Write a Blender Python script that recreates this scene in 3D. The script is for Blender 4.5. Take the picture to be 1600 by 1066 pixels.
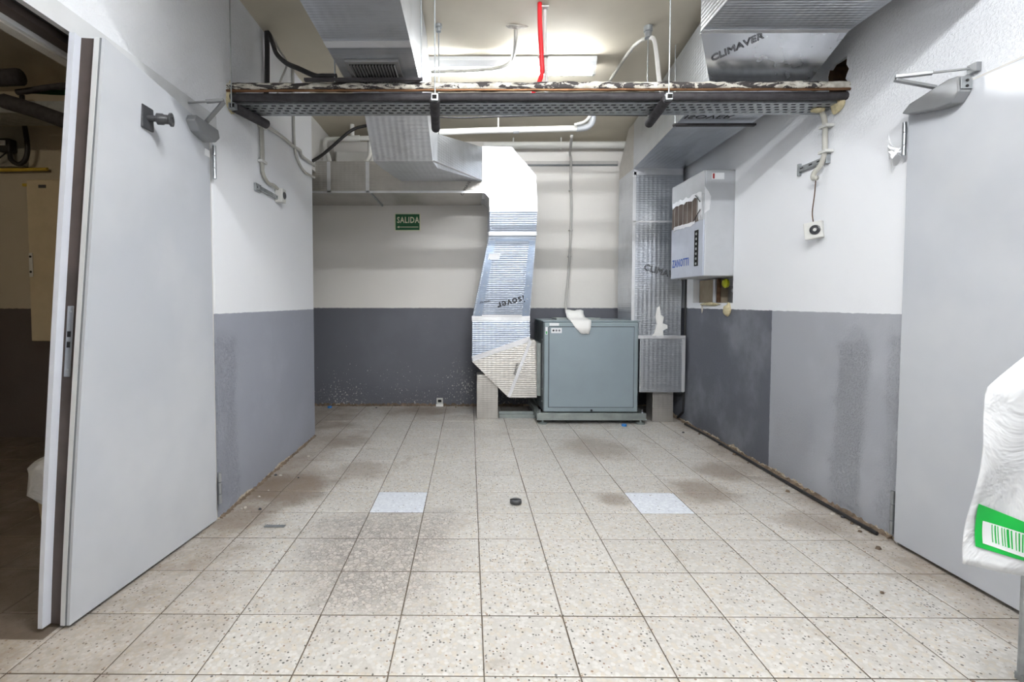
import bpy, math, random
import numpy as np
from mathutils import Vector, Matrix
random.seed(7)
for o in list(bpy.data.objects): bpy.data.objects.remove(o)
S = bpy.context.scene
COL = S.collection

# ------------------------------------------------------------------ camera
CAMZ = 1.16525
cam = bpy.data.cameras.new('camera'); camo = bpy.data.objects.new('camera', cam); COL.objects.link(camo)
cam.sensor_fit = 'HORIZONTAL'; cam.sensor_width = 36
cam.lens = 777.5146 / 1600 * 36
cam.shift_x = (800 - 727.443) / 1600
cam.shift_y = (502.073 - 533) / 1600
cam.clip_start = .05
_p, _r, _y = .0392747, .0004557, -.0076797
_fw = Vector((math.sin(_y)*math.cos(_p), math.cos(_y)*math.cos(_p), -math.sin(_p)))
_r0 = Vector((math.cos(_y), -math.sin(_y), 0)); _u0 = _r0.cross(_fw)
_rt = math.cos(_r)*_r0 + math.sin(_r)*_u0; _up = -math.sin(_r)*_r0 + math.cos(_r)*_u0
camo.matrix_world = Matrix(((_rt.x, _up.x, -_fw.x, 0), (_rt.y, _up.y, -_fw.y, 0), (_rt.z, _up.z, -_fw.z, CAMZ), (0, 0, 0, 1)))
S.camera = camo

# ------------------------------------------------------------------ world, exposure
w = bpy.data.worlds.new('world'); S.world = w; w.use_nodes = True
w.node_tree.nodes['Background'].inputs[0].default_value = (.9, .95, 1, 1)
w.node_tree.nodes['Background'].inputs[1].default_value = .3
S.view_settings.view_transform = 'Standard'; S.view_settings.look = 'None'
S.view_settings.gamma = 1; S.view_settings.use_curve_mapping = False
S.view_settings.exposure = 1.5
TUBE_STRENGTH = {'far': 42.0, 'mid': 195.0, 'near': 75.0, 'side': 42.0}  # near and side belong to added fill tubes
TUBE_COLOR = (.96, .98, 1, 1)

# ------------------------------------------------------------------ mesh helpers
ORG = {}
class MB:
    def __init__(s): s.v = []; s.f = []
    def add(s, vs, fs):
        n = len(s.v); s.v += [tuple(v) for v in vs]; s.f += [tuple(i+n for i in f) for f in fs]; return s
    def box(s, x0, x1, y0, y1, z0, z1):
        return s.add([(x0,y0,z0),(x1,y0,z0),(x1,y1,z0),(x0,y1,z0),(x0,y0,z1),(x1,y0,z1),(x1,y1,z1),(x0,y1,z1)],
                     [(0,3,2,1),(4,5,6,7),(0,1,5,4),(1,2,6,5),(2,3,7,6),(3,0,4,7)])
    def obox(s, c, a, b, d):           # centre and three half-axis vectors
        c, a, b, d = map(Vector, (c, a, b, d)); vs = []
        for k in (-1, 1):
            for i, j in ((-1,-1),(1,-1),(1,1),(-1,1)): vs.append(c+a*i+b*j+d*k)
        return s.add(vs, [(0,3,2,1),(4,5,6,7),(0,1,5,4),(1,2,6,5),(2,3,7,6),(3,0,4,7)])
    def beam(s, p, q, w, h, up=(0,0,1)):
        p, q = Vector(p), Vector(q); d = (q-p); u = Vector(up); sd = d.cross(u).normalized(); u = sd.cross(d).normalized()
        return s.obox((p+q)/2, d/2, sd*w/2, u*h/2)
    def rings(s, rings, close=True, caps=True):
        n = len(rings[0]); vs = [v for r in rings for v in r]; fs = []
        for i in range(len(rings)-1):
            for j in range(n if close else n-1):
                k = (j+1) % n; fs.append((i*n+j, i*n+k, (i+1)*n+k, (i+1)*n+j))
        if caps and close: fs.append(tuple(range(n))[::-1]); fs.append(tuple((len(rings)-1)*n+j for j in range(n)))
        return s.add(vs, fs)
    def tube(s, path, r, n=10, caps=True):
        P = [Vector(p) for p in path]; R = r if hasattr(r, '__len__') else [r]*len(P)
        T = []
        for i in range(len(P)):
            a = P[max(i-1,0)]; b = P[min(i+1,len(P)-1)]; T.append((b-a).normalized())
        ref = Vector((0,0,1)) if abs(T[0].z) < .9 else Vector((1,0,0))
        u = T[0].cross(ref).normalized(); rs = []
        for i in range(len(P)):
            if i: u = (u - T[i]*u.dot(T[i])).normalized()
            v = T[i].cross(u)
            rs.append([P[i] + (u*math.cos(2*math.pi*k/n) + v*math.sin(2*math.pi*k/n))*R[i] for k in range(n)])
        return s.rings(rs, True, caps)
    def lathe(s, c, ax, prof, n=20):    # prof: list of (radius, distance along ax)
        c, ax = Vector(c), Vector(ax).normalized(); ref = Vector((0,0,1)) if abs(ax.z) < .9 else Vector((1,0,0))
        u = ax.cross(ref).normalized(); v = ax.cross(u)
        return s.rings([[c+ax*h+(u*math.cos(2*math.pi*k/n)+v*math.sin(2*math.pi*k/n))*max(r,1e-5) for k in range(n)] for r, h in prof])
    def prism_y(s, poly, y0, y1):       # polygon in (x,z) swept along y; y0,y1 may be per-vertex lists
        n = len(poly); Y0 = y0 if hasattr(y0,'__len__') else [y0]*n; Y1 = y1 if hasattr(y1,'__len__') else [y1]*n
        return s.rings([[(p[0], Y0[i], p[1]) for i, p in enumerate(poly)], [(p[0], Y1[i], p[1]) for i, p in enumerate(poly)]])
    def prism_x(s, poly, x0, x1):       # polygon in (y,z)
        return s.rings([[(x0, p[0], p[1]) for p in poly], [(x1, p[0], p[1]) for p in poly]])
    def prism_z(s, poly, z0, z1):
        return s.rings([[(p[0], p[1], z0) for p in poly], [(p[0], p[1], z1) for p in poly]])
    def rects(s, secs, axis='y'):       # loft of (y, xl, xr, zb, zt)
        return s.rings([[(xl,y,zb),(xr,y,zb),(xr,y,zt),(xl,y,zt)] for y, xl, xr, zb, zt in secs])
    def build(s, name, mat, parent=None, smooth=False, bevel=0, seg=2):
        me = bpy.data.meshes.new(name); o = bpy.data.objects.new(name, me); COL.objects.link(o)
        og = Vector((0,0,0))
        if parent is not None: o.parent = parent; og = ORG.get(parent, Vector((0,0,0)))
        ORG[o] = og
        me.from_pydata([tuple(Vector(v)-og) for v in s.v], [], s.f); me.update()
        import bmesh as _b
        bm = _b.new(); bm.from_mesh(me); _b.ops.recalc_face_normals(bm, faces=bm.faces); bm.to_mesh(me); bm.free()
        me.materials.append(M[mat])
        if smooth:
            for p in me.polygons: p.use_smooth = True
            if smooth == 'auto':
                md = o.modifiers.new('split', 'EDGE_SPLIT'); md.split_angle = math.radians(40)
        if bevel:
            md = o.modifiers.new('bevel', 'BEVEL'); md.width = bevel; md.segments = seg; md.limit_method = 'ANGLE'
        return o
def B(*a): return MB().box(*a)
def curve(pts, k=6):                    # Catmull-Rom through the points
    P = [Vector(p) for p in pts]; P = [P[0]*2-P[1]] + P + [P[-1]*2-P[-2]]; out = []
    for i in range(1, len(P)-2):
        a, b, c, d = P[i-1:i+3]
        for j in range(k):
            t = j/k; out.append(.5*((2*b)+(c-a)*t+(2*a-5*b+4*c-d)*t*t+(3*b-a-3*c+d)*t**3))
    return out + [P[-2]]
def thing(name, label, cat, loc=(0,0,0), group=None):
    o = bpy.data.objects.new(name, None); COL.objects.link(o); o.location = loc; o.empty_display_size = .1
    ORG[o] = Vector(loc); return tag(o, label, cat, group)
def tag(o, label, cat, group=None):
    o['label'] = label; o['category'] = cat
    if group: o['group'] = group
    return o
def struct(o, label=None):
    o['kind'] = 'structure'
    if label: o['label'] = label
    return o
def text(name, body, size, pos, right, up, mat, parent, sx=1.0, depth=.0006, shear=0, outline=False, bold=0):
    cu = bpy.data.curves.new(name, 'FONT'); cu.body = body; cu.size = size; cu.extrude = depth; cu.align_x = 'CENTER'; cu.align_y = 'CENTER'; cu.shear = shear
    cu.resolution_u = 2; cu.offset = bold; cu.space_character = 1.12 if bold else 1
    if outline: cu.fill_mode = 'NONE'; cu.bevel_depth = size*.022; cu.extrude = 0
    to = bpy.data.objects.new(name, cu); COL.objects.link(to)
    bpy.context.view_layer.update()
    me = bpy.data.meshes.new_from_object(to.evaluated_get(bpy.context.evaluated_depsgraph_get()))
    bpy.data.objects.remove(to); bpy.data.curves.remove(cu)
    r = Vector(right).normalized(); u = Vector(up); u = (u - r*u.dot(r)).normalized(); n = r.cross(u)
    og = ORG.get(parent, Vector((0,0,0))); p = Vector(pos) - og
    for v in me.vertices: c = v.co.copy(); v.co = p + r*c.x*sx + u*c.y + n*c.z
    me.name = name; me.materials.clear(); me.materials.append(M[mat])
    o = bpy.data.objects.new(name, me); COL.objects.link(o); o.parent = parent; ORG[o] = og
    return o

# ------------------------------------------------------------------ materials
M = {}
class NT:
    def __init__(s, name):
        m = bpy.data.materials.new(name); m.use_nodes = True; s.m = m; s.t = m.node_tree; s.b = s.t.nodes['Principled BSDF']; M[name] = m
        s._pos = None
    def n(s, typ, **kw):
        nd = s.t.nodes.new(typ)
        for k, v in kw.items(): setattr(nd, k, v)
        return nd
    def l(s, a, b): s.t.links.new(a, b)
    def put(s, sock, v):
        if hasattr(v, 'is_linked') or isinstance(v, bpy.types.NodeSocket): s.l(v, sock)
        else: sock.default_value = v
    def pos(s):
        if s._pos is None: s._pos = s.n('ShaderNodeNewGeometry').outputs['Position']
        return s._pos
    def sep(s, v=None):
        nd = s.n('ShaderNodeSeparateXYZ'); s.l(v or s.pos(), nd.inputs[0]); return nd.outputs
    def math(s, op, a, b=0.0, c=None, clamp=False):
        nd = s.n('ShaderNodeMath', operation=op, use_clamp=clamp); s.put(nd.inputs[0], a); s.put(nd.inputs[1], b)
        if c is not None: s.put(nd.inputs[2], c)
        return nd.outputs[0]
    def noise(s, scale, detail=3, rough=.55, vec=None, dist=0):
        nd = s.n('ShaderNodeTexNoise'); nd.inputs['Scale'].default_value = scale; nd.inputs['Detail'].default_value = detail
        nd.inputs['Roughness'].default_value = rough; nd.inputs['Distortion'].default_value = dist; s.l(vec or s.pos(), nd.inputs['Vector']); return nd.outputs[0]
    def voro(s, scale, vec=None, feature='F1', rnd=1):
        nd = s.n('ShaderNodeTexVoronoi', feature=feature); nd.inputs['Scale'].default_value = scale; nd.inputs['Randomness'].default_value = rnd
        s.l(vec or s.pos(), nd.inputs['Vector']); return nd
    def ramp(s, fac, a, b, lo=0.0, hi=1.0):    # smooth map a..b -> lo..hi
        nd = s.n('ShaderNodeMapRange', interpolation_type='SMOOTHSTEP'); s.put(nd.inputs['Value'], fac)
        for k, v in (('From Min', a), ('From Max', b), ('To Min', lo), ('To Max', hi)): s.put(nd.inputs[k], v)
        return nd.outputs[0]
    def mix(s, fac, a, b, mode='MIX'):
        nd = s.n('ShaderNodeMix', data_type='RGBA', blend_type=mode); s.put(nd.inputs[0], fac)
        for i, v in ((6, a), (7, b)):
            if isinstance(v, (tuple, list)): v = tuple(v)+(1,) if len(v) == 3 else tuple(v)
            s.put(nd.inputs[i], v)
        return nd.outputs[2]
    def bump(s, h, strength=.3, dist=.01, prev=None):
        nd = s.n('ShaderNodeBump'); s.l(h, nd.inputs['Height']); s.put(nd.inputs['Strength'], strength); nd.inputs['Distance'].default_value = dist
        if prev is not None: s.l(prev, nd.inputs['Normal'])
        return nd.outputs[0]
    def out(s, col=None, rough=None, metal=None, normal=None, spec=None):
        if col is not None:
            if isinstance(col, (tuple, list)): col = tuple(col)+(1,) if len(col) == 3 else col
            s.put(s.b.inputs['Base Color'], col)
        if rough is not None: s.put(s.b.inputs['Roughness'], rough)
        if metal is not None: s.put(s.b.inputs['Metallic'], metal)
        if normal is not None: s.l(normal, s.b.inputs['Normal'])
        if spec is not None: s.put(s.b.inputs['Specular IOR Level'], spec)
        return s.m
def sr(*c):                              # sRGB 0-255 -> linear
    return tuple(((v/255)/12.92 if v/255 <= .04045 else ((v/255+.055)/1.055)**2.4) for v in c)
def simple(name, col, rough=.5, metal=0.0, var=.12, scale=9, bump=0, bscale=60, spec=.5):
    t = NT(name); n = t.noise(scale, 4)
    c = t.mix(t.ramp(n, .35, .7), col, tuple(v*(1-var) for v in col))
    nm = t.bump(t.noise(bscale, 3), bump, .004) if bump else None
    return t.out(c, t.ramp(n, .2, .8, rough*.85, min(1, rough*1.15)), metal, nm, spec)

def paint(name, white, band, split=1.10, second=None, second_from=0, rough_zones=(), base_bump=.08, chips=0.0, axis=1, crumb=0.0):
    t = NT(name); x, y, z = t.sep(); ax = (x, y)[axis]
    jag = t.math('MULTIPLY_ADD', t.noise(30, 3), .012, t.math('SUBTRACT', z, .006))
    low = t.math('LESS_THAN', jag, split)
    b = band
    if second:
        b = t.mix(t.math('GREATER_THAN', t.math('MULTIPLY_ADD', t.noise(25, 2), .01, ax), second_from), band, second)
    big = t.noise(1.6, 4, .6)
    # scuffed paint: faint darker and lighter areas with their own outline
    bb = t.mix(t.ramp(big, .45, .68, 0, .22), b, tuple(min(1, v*1.5) for v in band))
    ww = t.mix(t.ramp(t.noise(2.3, 5, .6), .55, .8, 0, .16), white, tuple(v*.8 for v in white))
    c = t.mix(low, ww, bb)
    if chips:
        # little splashes and chips of pale plaster, thicker near the floor
        v = t.noise(55, 2, .5); thr = t.math('MULTIPLY_ADD', z, .20, t.math('MULTIPLY_ADD', t.noise(2.1, 3), -.40, .93-chips))
        hit = t.math('MULTIPLY', t.math('GREATER_THAN', v, thr), low)
        c = t.mix(t.math('MULTIPLY', hit, .8), c, sr(200, 198, 194))
    if crumb:
        # broken plaster at the foot of the wall
        e = t.math('MULTIPLY_ADD', t.noise(5, 4, .65), .30*crumb, -.10*crumb)
        cr = t.math('LESS_THAN', z, e)
        c = t.mix(cr, c, t.mix(t.ramp(t.noise(60, 3), .35, .65), sr(176, 158, 128), sr(214, 206, 190)))
    mask = None
    for a0, a1, z0, z1, st in rough_zones:
        wob = t.math('MULTIPLY_ADD', t.noise(3.5, 3), .28, -.14)
        aw = t.math('ADD', ax, wob); zw = t.math('ADD', z, wob)
        k = t.math('MULTIPLY', t.math('MULTIPLY', t.ramp(aw, a0-.04, a0+.04), t.ramp(aw, a1+.04, a1-.04)),
                   t.math('MULTIPLY', t.ramp(zw, z0-.05, z0+.05), t.ramp(zw, z1+.05, z1-.05)))
        k = t.math('MULTIPLY', k, st); mask = k if mask is None else t.math('MAXIMUM', mask, k)
    st = t.math('ADD', mask, base_bump) if mask is not None else base_bump
    vo = t.noise(75, 4, .7)
    nm = t.bump(t.ramp(vo, .42, .72), st, .006)
    if mask is not None:
        pit = t.math('MULTIPLY', t.ramp(t.noise(95, 3, .7), .60, .66), mask)
        c = t.mix(t.math('MULTIPLY', t.math('MULTIPLY', pit, low), .45), c, tuple(v*.5 for v in band))
    nm = t.bump(t.noise(4, 3), .10, .02, nm)
    return t.out(c, .55, 0, nm, .35)

WHITE = sr(233, 235, 239)
paint('paint_left', WHITE, sr(152, 156, 167), 1.10, rough_zones=((1.5, 2.84, -.2, 1.0, .7), (1.5, 3.1, 2.0, 3.2, .45)), chips=.0, axis=1, crumb=.25)
paint('paint_right', WHITE, sr(160, 163, 170), 1.105, second=sr(92, 95, 104), second_from=3.44,
      rough_zones=((2.62, 2.86, -.2, 1.0, .8), (2.2, 2.48, -.2, 1.0, .6), (1.0, 3.1, 2.05, 3.2, .45), (3.0, 3.4, -.2, .5, .4), (3.5, 5.4, -.2, 1.0, .22)), chips=.0, axis=1, crumb=.45)
paint('paint_back', sr(232, 229, 224), sr(101, 103, 111), 1.095, rough_zones=((-2.5, 2.2, -.3, .22, .5),), chips=.10, axis=0, crumb=.22)
paint('paint_plain', sr(222, 221, 218), sr(140, 142, 150), 1.1)
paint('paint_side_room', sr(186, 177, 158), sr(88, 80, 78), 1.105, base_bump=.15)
simple('ceiling_paint', sr(206, 198, 180), .7, var=.10, scale=2, bump=.05)
simple('side_ceiling', sr(110, 96, 78), .8, var=.3, scale=3)

def terrazzo(name, base, chipA, chipB, fleck, dirt=1.0):
    t = NT(name)
    oi = t.n('ShaderNodeObjectInfo'); rnd = oi.outputs['Random']
    off = t.n('ShaderNodeCombineXYZ'); t.l(t.math('MULTIPLY', rnd, 17.3), off.inputs[0]); t.l(t.math('MULTIPLY', rnd, 41.7), off.inputs[1])
    add = t.n('ShaderNodeVectorMath', operation='ADD'); t.l(t.pos(), add.inputs[0]); t.l(off.outputs[0], add.inputs[1]); P = add.outputs[0]
    x, y, z = t.sep()
    v1 = t.voro(72, P); sc = t.n('ShaderNodeSeparateColor'); t.l(v1.outputs['Color'], sc.inputs[0])
    c = t.mix(t.ramp(sc.outputs[0], .2, .95), base, chipA)
    c = t.mix(t.math('MULTIPLY', t.math('GREATER_THAN', sc.outputs[1], .78), .6), c, chipB)
    c = t.mix(t.ramp(v1.outputs['Distance'], .45, .75, 0, .22), c, tuple(v*.7 for v in base))
    v2 = t.voro(84, P); s2 = t.n('ShaderNodeSeparateColor'); t.l(v2.outputs['Color'], s2.inputs[0])
    fl = t.math('MULTIPLY', t.math('GREATER_THAN', s2.outputs[0], 1-fleck), t.math('LESS_THAN', v2.outputs['Distance'], t.math('MULTIPLY_ADD', s2.outputs[1], .24, .14)))
    c = t.mix(t.math('MULTIPLY', fl, .85), c, t.mix(t.math('GREATER_THAN', s2.outputs[2], .90), sr(52, 49, 46), sr(128, 98, 74)))
    # tile-to-tile tone
    c = t.mix(t.math('MULTIPLY', t.ramp(rnd, .0, 1.0, 0, .12), 1), c, tuple(v*.62 for v in base))
    nm = None
    if dirt:  # wear, grime and the painted side-room shade
        # worn patch with the pebbles laid bare
        dx = t.math('MULTIPLY', t.math('ADD', x, .42), 1.35); dy = t.math('SUBTRACT', y, 2.28)
        d = t.math('SQRT', t.math('ADD', t.math('POWER', dx, 2), t.math('POWER', dy, 2)))
        pm = t.ramp(t.math('MULTIPLY_ADD', t.noise(3.2, 4, .6), .7, d), 1.02, .62)
        v3 = t.voro(54, P, 'DISTANCE_TO_EDGE'); v3c = t.voro(54, P); s3 = t.n('ShaderNodeSeparateColor'); t.l(v3c.outputs['Color'], s3.inputs[0])
        peb = t.mix(s3.outputs[0], sr(150, 146, 142), sr(198, 192, 186))
        peb = t.mix(t.ramp(v3.outputs['Distance'], .0, .12, .75, 0), peb, sr(92, 86, 82))
        c = t.mix(t.math('MULTIPLY', pm, .8), c, peb)
        # brown grime with its own outline: along the walls, the far left corner, in front of the plant
        near = t.math('MAXIMUM', t.ramp(x, 1.55, 2.1), t.math('MAXIMUM', t.ramp(x, -.6, -1.3), t.ramp(y, 4.2, 5.6, 0, .75)))
        g = t.noise(1.9, 6, .68, dist=.5); g2 = t.noise(7, 5, .7)
        gm = t.ramp(t.math('ADD', t.math('MULTIPLY_ADD', near, .42, t.math('MULTIPLY', g2, .28)), g), .80, 1.22)
        c = t.mix(t.math('MULTIPLY', gm, .7), c, sr(128, 111, 92))
        wob = t.math('MULTIPLY_ADD', t.noise(4.5, 5, .7), 1.3, -.65)
        for bx_, by_, br_, bs_ in ((-1.15, 3.05, .42, .75), (-.75, 3.4, .25, .45), (.84, 2.9, .14, .6), (1.42, 3.02, .28, .6), (1.0, 3.95, .40, .5), (-1.0, 4.1, .25, .45), (-.45, 5.3, .35, .6), (-1.2, 2.6, .2, .5), (1.75, 3.4, .25, .6), (1.8, 2.6, .2, .45)):
            dd = t.math('SQRT', t.math('ADD', t.math('POWER', t.math('SUBTRACT', x, bx_), 2), t.math('POWER', t.math('SUBTRACT', y, by_), 2)))
            mk = t.ramp(t.math('ADD', t.math('DIVIDE', dd, br_), wob), 1.0, .35, 0, bs_)
            c = t.mix(mk, c, sr(118, 101, 84))
        side_shade = t.math('MULTIPLY', t.math('MULTIPLY', t.math('LESS_THAN', x, -1.47), t.math('LESS_THAN', y, 4.2)), t.math('GREATER_THAN', y, 1.66))  # side-room shade painted into the tile colour, ending level with the door leaf
        c = t.mix(t.math('MULTIPLY', side_shade, t.ramp(g2, .2, .7, .75, .92)), c, sr(92, 80, 68))
        sm = t.ramp(t.noise(2.7, 6, .7, vec=None, dist=1.2), .57, .70, 0, .40)
        c = t.mix(sm, c, sr(140, 126, 110))
        nm = t.bump(t.math('MULTIPLY', t.ramp(v3.outputs['Distance'], 0, .15), pm), .25, .004)
    return t.out(c, t.ramp(t.noise(5, 4), .3, .7, .38, .6), 0, nm, .45)
terrazzo('terrazzo', sr(192, 189, 184), sr(206, 204, 200), sr(196, 186, 170), .42)
terrazzo('terrazzo_new', sr(214, 219, 228), sr(226, 231, 238), sr(205, 210, 220), .10, dirt=0)
simple('grout', sr(98, 88, 76), .9, var=.35, scale=14)
simple('grime', sr(120, 104, 88), .95, var=.4, scale=20, bump=.6)

def foil(name, col, rough, emb=.17, pat=True, wr=.07, metal=.92):
    t = NT(name); x, y, z = t.sep()
    gn = t.n('ShaderNodeNewGeometry').outputs['True Normal']; nx_, ny_, nz_ = t.sep(gn)
    kx = t.math('GREATER_THAN', t.math('ABSOLUTE', nx_), .7); kz = t.math('GREATER_THAN', t.math('ABSOLUTE', nz_), .7)
    u = t.math('ADD', t.math('MULTIPLY', x, t.math('SUBTRACT', 1, kx)), t.math('MULTIPLY', y, kx))
    v = t.math('ADD', t.math('MULTIPLY', z, t.math('SUBTRACT', 1, kz)), t.math('MULTIPLY', y, kz))
    nm = None
    if pat:
        a = t.math('SINE', t.math('ADD', t.math('MULTIPLY', u, 75), t.math('MULTIPLY', v, 150)))
        b = t.math('SINE', t.math('SUBTRACT', t.math('MULTIPLY', u, 75), t.math('MULTIPLY', v, 150)))
        nm = t.bump(t.math('MULTIPLY', a, b), emb, .006)
    nm = t.bump(t.noise(3.2, 2, .5), wr, .06, nm)
    n = t.noise(3.5, 4, .6)
    c = t.mix(t.ramp(n, .45, .75), col, tuple(k*.82 for k in col))
    return t.out(c, t.ramp(t.noise(6, 3), .3, .7, rough*.92, rough*1.08), metal, nm)
foil('foil', sr(206, 210, 216), .33)
foil('foil_dusty', sr(198, 195, 190), .40, metal=.85)
foil('foil_plain', sr(214, 217, 222), .26, pat=False)
foil('foil_blue', sr(158, 172, 192), .34, pat=False, metal=.9)
foil('foil_panel', sr(163, 172, 186), .40)
foil('tape', sr(236, 237, 240), .40, pat=False, wr=.25, metal=.7)
simple('print_ink', sr(38, 38, 42), .6, var=.05)
simple('grille_metal', sr(150, 150, 150), .45, .6)
simple('black_void', sr(18, 17, 17), .9, var=.1)

def door_paint():
    t = NT('door_paint'); n = t.noise(1.1, 4, .6)
    c = t.mix(t.ramp(n, .4, .7), sr(186, 190, 197), sr(197, 200, 205))
    nm = t.bump(t.noise(1.6, 2), .22, .06)
    t.out(c, .22, 0, nm, .5)
door_paint()
simple('frame_white', sr(206, 208, 210), .4, var=.06)
simple('frame_cream', sr(208, 206, 200), .45, var=.08)
simple('lip_white', sr(214, 218, 228), .35, var=.05)
simple('core_brown', sr(76, 66, 62), .55, var=.35, scale=5)
simple('rubber', sr(28, 27, 28), .6)
simple('grey_edge', sr(122, 126, 130), .4)
simple('steel', sr(176, 180, 184), .32, .9, var=.15)
simple('zinc', sr(170, 174, 176), .42, .75, var=.2, scale=25)
simple('closer_silver', sr(150, 152, 154), .38, .55, var=.06)
simple('dark_plastic', sr(62, 63, 66), .35)
simple('pale_plastic', sr(206, 206, 202), .45, var=.05)
simple('conduit_grey', sr(176, 174, 166), .5, var=.12)
simple('cable_grey', sr(188, 186, 182), .5, var=.1)
simple('pvc_white', sr(226, 225, 220), .35, var=.05)
simple('red_cable', sr(206, 32, 40), .4, var=.08)
simple('black_cable', sr(34, 33, 35), .5)
simple('foam_dark', sr(58, 55, 58), .8, var=.25, scale=20, bump=.3)
simple('copper', sr(132, 96, 68), .4, .8, var=.3, scale=12)
simple('foam_yellow', sr(208, 196, 160), .9, var=.3, scale=30, bump=.9, bscale=80)
simple('hole_brown', sr(92, 66, 46), .95, var=.4, scale=20, bump=.8)
simple('cardboard', sr(168, 154, 132), .85, var=.2)
simple('unit_blue', sr(146, 160, 168), .42, .15, var=.08, scale=2)
simple('unit_rim', sr(148, 162, 168), .40, .2, var=.06)
simple('unit_side', sr(120, 128, 130), .45, .5, var=.2)
simple('galv', sr(164, 172, 170), .42, .6, var=.2)
simple('unit_grey', sr(186, 189, 193), .4, .1, var=.05)
simple('unit_panel', sr(182, 188, 202), .38, .1, var=.05)
simple('coil_brown', sr(112, 98, 90), .6, .3, var=.2)
simple('blue_letter', sr(52, 88, 176), .5, var=.02)
simple('sign_green', sr(12, 92, 48), .4, var=.05)
simple('sign_cream', sr(232, 232, 205), .45, var=.03)
simple('paper', sr(238, 238, 236), .7, var=.03)
simple('label_white', sr(228, 230, 232), .5, var=.03)
simple('caption_green', sr(60, 170, 90), .5)
simple('caption_red', sr(170, 50, 50), .5)
simple('bag_green', sr(20, 178, 70), .4, var=.05)
simple('yellow_pipe', sr(206, 176, 60), .5)
simple('panel_cream', sr(196, 182, 152), .45, var=.08)
simple('side_box', sr(150, 148, 138), .5)
simple('cap_blue', sr(60, 130, 200), .35)
simple('yellow_cap', sr(196, 200, 30), .5)
simple('rubble', sr(200, 194, 184), .9, var=.3, scale=50)
def bagmat():
    t = NT('bag_plastic'); nm = t.bump(t.noise(6, 4, .6, dist=.9), .55, .04)
    t.out(sr(216, 218, 221), .38, 0, nm, .45); t.b.inputs['Subsurface Weight'].default_value = .15; t.b.inputs['Subsurface Radius'].default_value = (.02, .02, .02)
bagmat()
def lagging():
    t = NT('lagging_peeling'); mp = t.n('ShaderNodeMapping'); mp.inputs['Scale'].default_value = (.45, 1.5, 1.6); t.l(t.pos(), mp.inputs['Vector']); n = t.noise(15, 6, .7, vec=mp.outputs[0], dist=.8); g = t.math('GREATER_THAN', n, .51)
    c = t.mix(g, sr(64, 60, 60), t.mix(t.ramp(t.noise(30, 3), .3, .7), sr(214, 211, 202), sr(176, 170, 158)))
    t.out(c, .75, 0, t.bump(g, .5, .006), .3)
lagging()
for _k, _v in TUBE_STRENGTH.items():
    t = NT('tube_glow_'+_k); t.b.inputs['Base Color'].default_value = (1, 1, 1, 1)
    t.b.inputs['Emission Color'].default_value = TUBE_COLOR if _k != 'side' else (1, .86, .68, 1); t.b.inputs['Emission Strength'].default_value = _v

# ------------------------------------------------------------------ the setting
XL, XR, YB, HC = -1.34, 2.08, 5.53, 2.92
fl = struct(B(-5.2, 2.4, -2.6, 5.8, -.12, -.0024).build('floor', 'grout'))
# tiles 30 x 30 cm, each one a piece of the floor
TX0, TY0, T = .0467, 1.5068, .30
h = T/2-.0020; b = .004
tv = [(-h,-h,-.02),(h,-h,-.02),(h,h,-.02),(-h,h,-.02),(-h,-h,-b*.5),(h,-h,-b*.5),(h,h,-b*.5),(-h,h,-b*.5),(-h+b,-h+b,0),(h-b,-h+b,0),(h-b,h-b,0),(-h+b,h-b,0)]
tf = [(0,1,5,4),(1,2,6,5),(2,3,7,6),(3,0,4,7),(4,5,9,8),(5,6,10,9),(6,7,11,10),(7,4,8,11),(8,9,10,11)]
def tile_mesh(name, mat):
    me = bpy.data.meshes.new(name); me.from_pydata(tv, [], tf); me.update(); me.materials.append(M[mat]); return me
tm, tm2 = tile_mesh('tile', 'terrazzo'), tile_mesh('tile_new', 'terrazzo_new')
rest = MB()
def in_view(x, y):
    d = Vector((x, y, -CAMZ)); zz = d.dot(_fw)
    if zz < .2: return False
    px = 727.4+777.5*d.dot(_rt)/zz; py = 502.1-777.5*d.dot(_up)/zz
    return -60 < px < 1660 and py < 1150
for i in range(-18, 7):
    for j in range(-5, 14):
        cx, cy = TX0+T*(i+.5), TY0+T*(j+.5)
        if cx > XR+.1 or cx < -4.6: continue
        vis = in_view(cx, cy) or in_view(cx, cy+.15)
        if cx < -1.6:                     # seen only through the doorway or in the alcove
            if cy < 4.2: vis = vis and (cx/cy < -.70)
            else: vis = cx > -2.0 and vis
        elif cx < -1.35 and cy < 4.2 and cy > 1.8: vis = False
        x1 = min(cx+T/2, XR)
        if vis:
            new = (i, j) in ((-2, 4), (3, 4))
            o = bpy.data.objects.new('tile', tm2 if new else tm); COL.objects.link(o); o.parent = fl
            o.location = (cx, cy, random.uniform(-.0008, .0004)); o.rotation_euler = (random.uniform(-.0015, .0015), random.uniform(-.0015, .0015), random.uniform(-.003, .003))
        else:
            rest.add([(cx+v[0], cy+v[1], v[2]) for v in tv], tf)
ro = rest.build('tile_rest', 'terrazzo', fl); ro['kind'] = 'stuff'

struct(B(-5.2, 2.4, -2.6, 5.8, HC, HC+.12).build('ceiling', 'ceiling_paint'))
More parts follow.
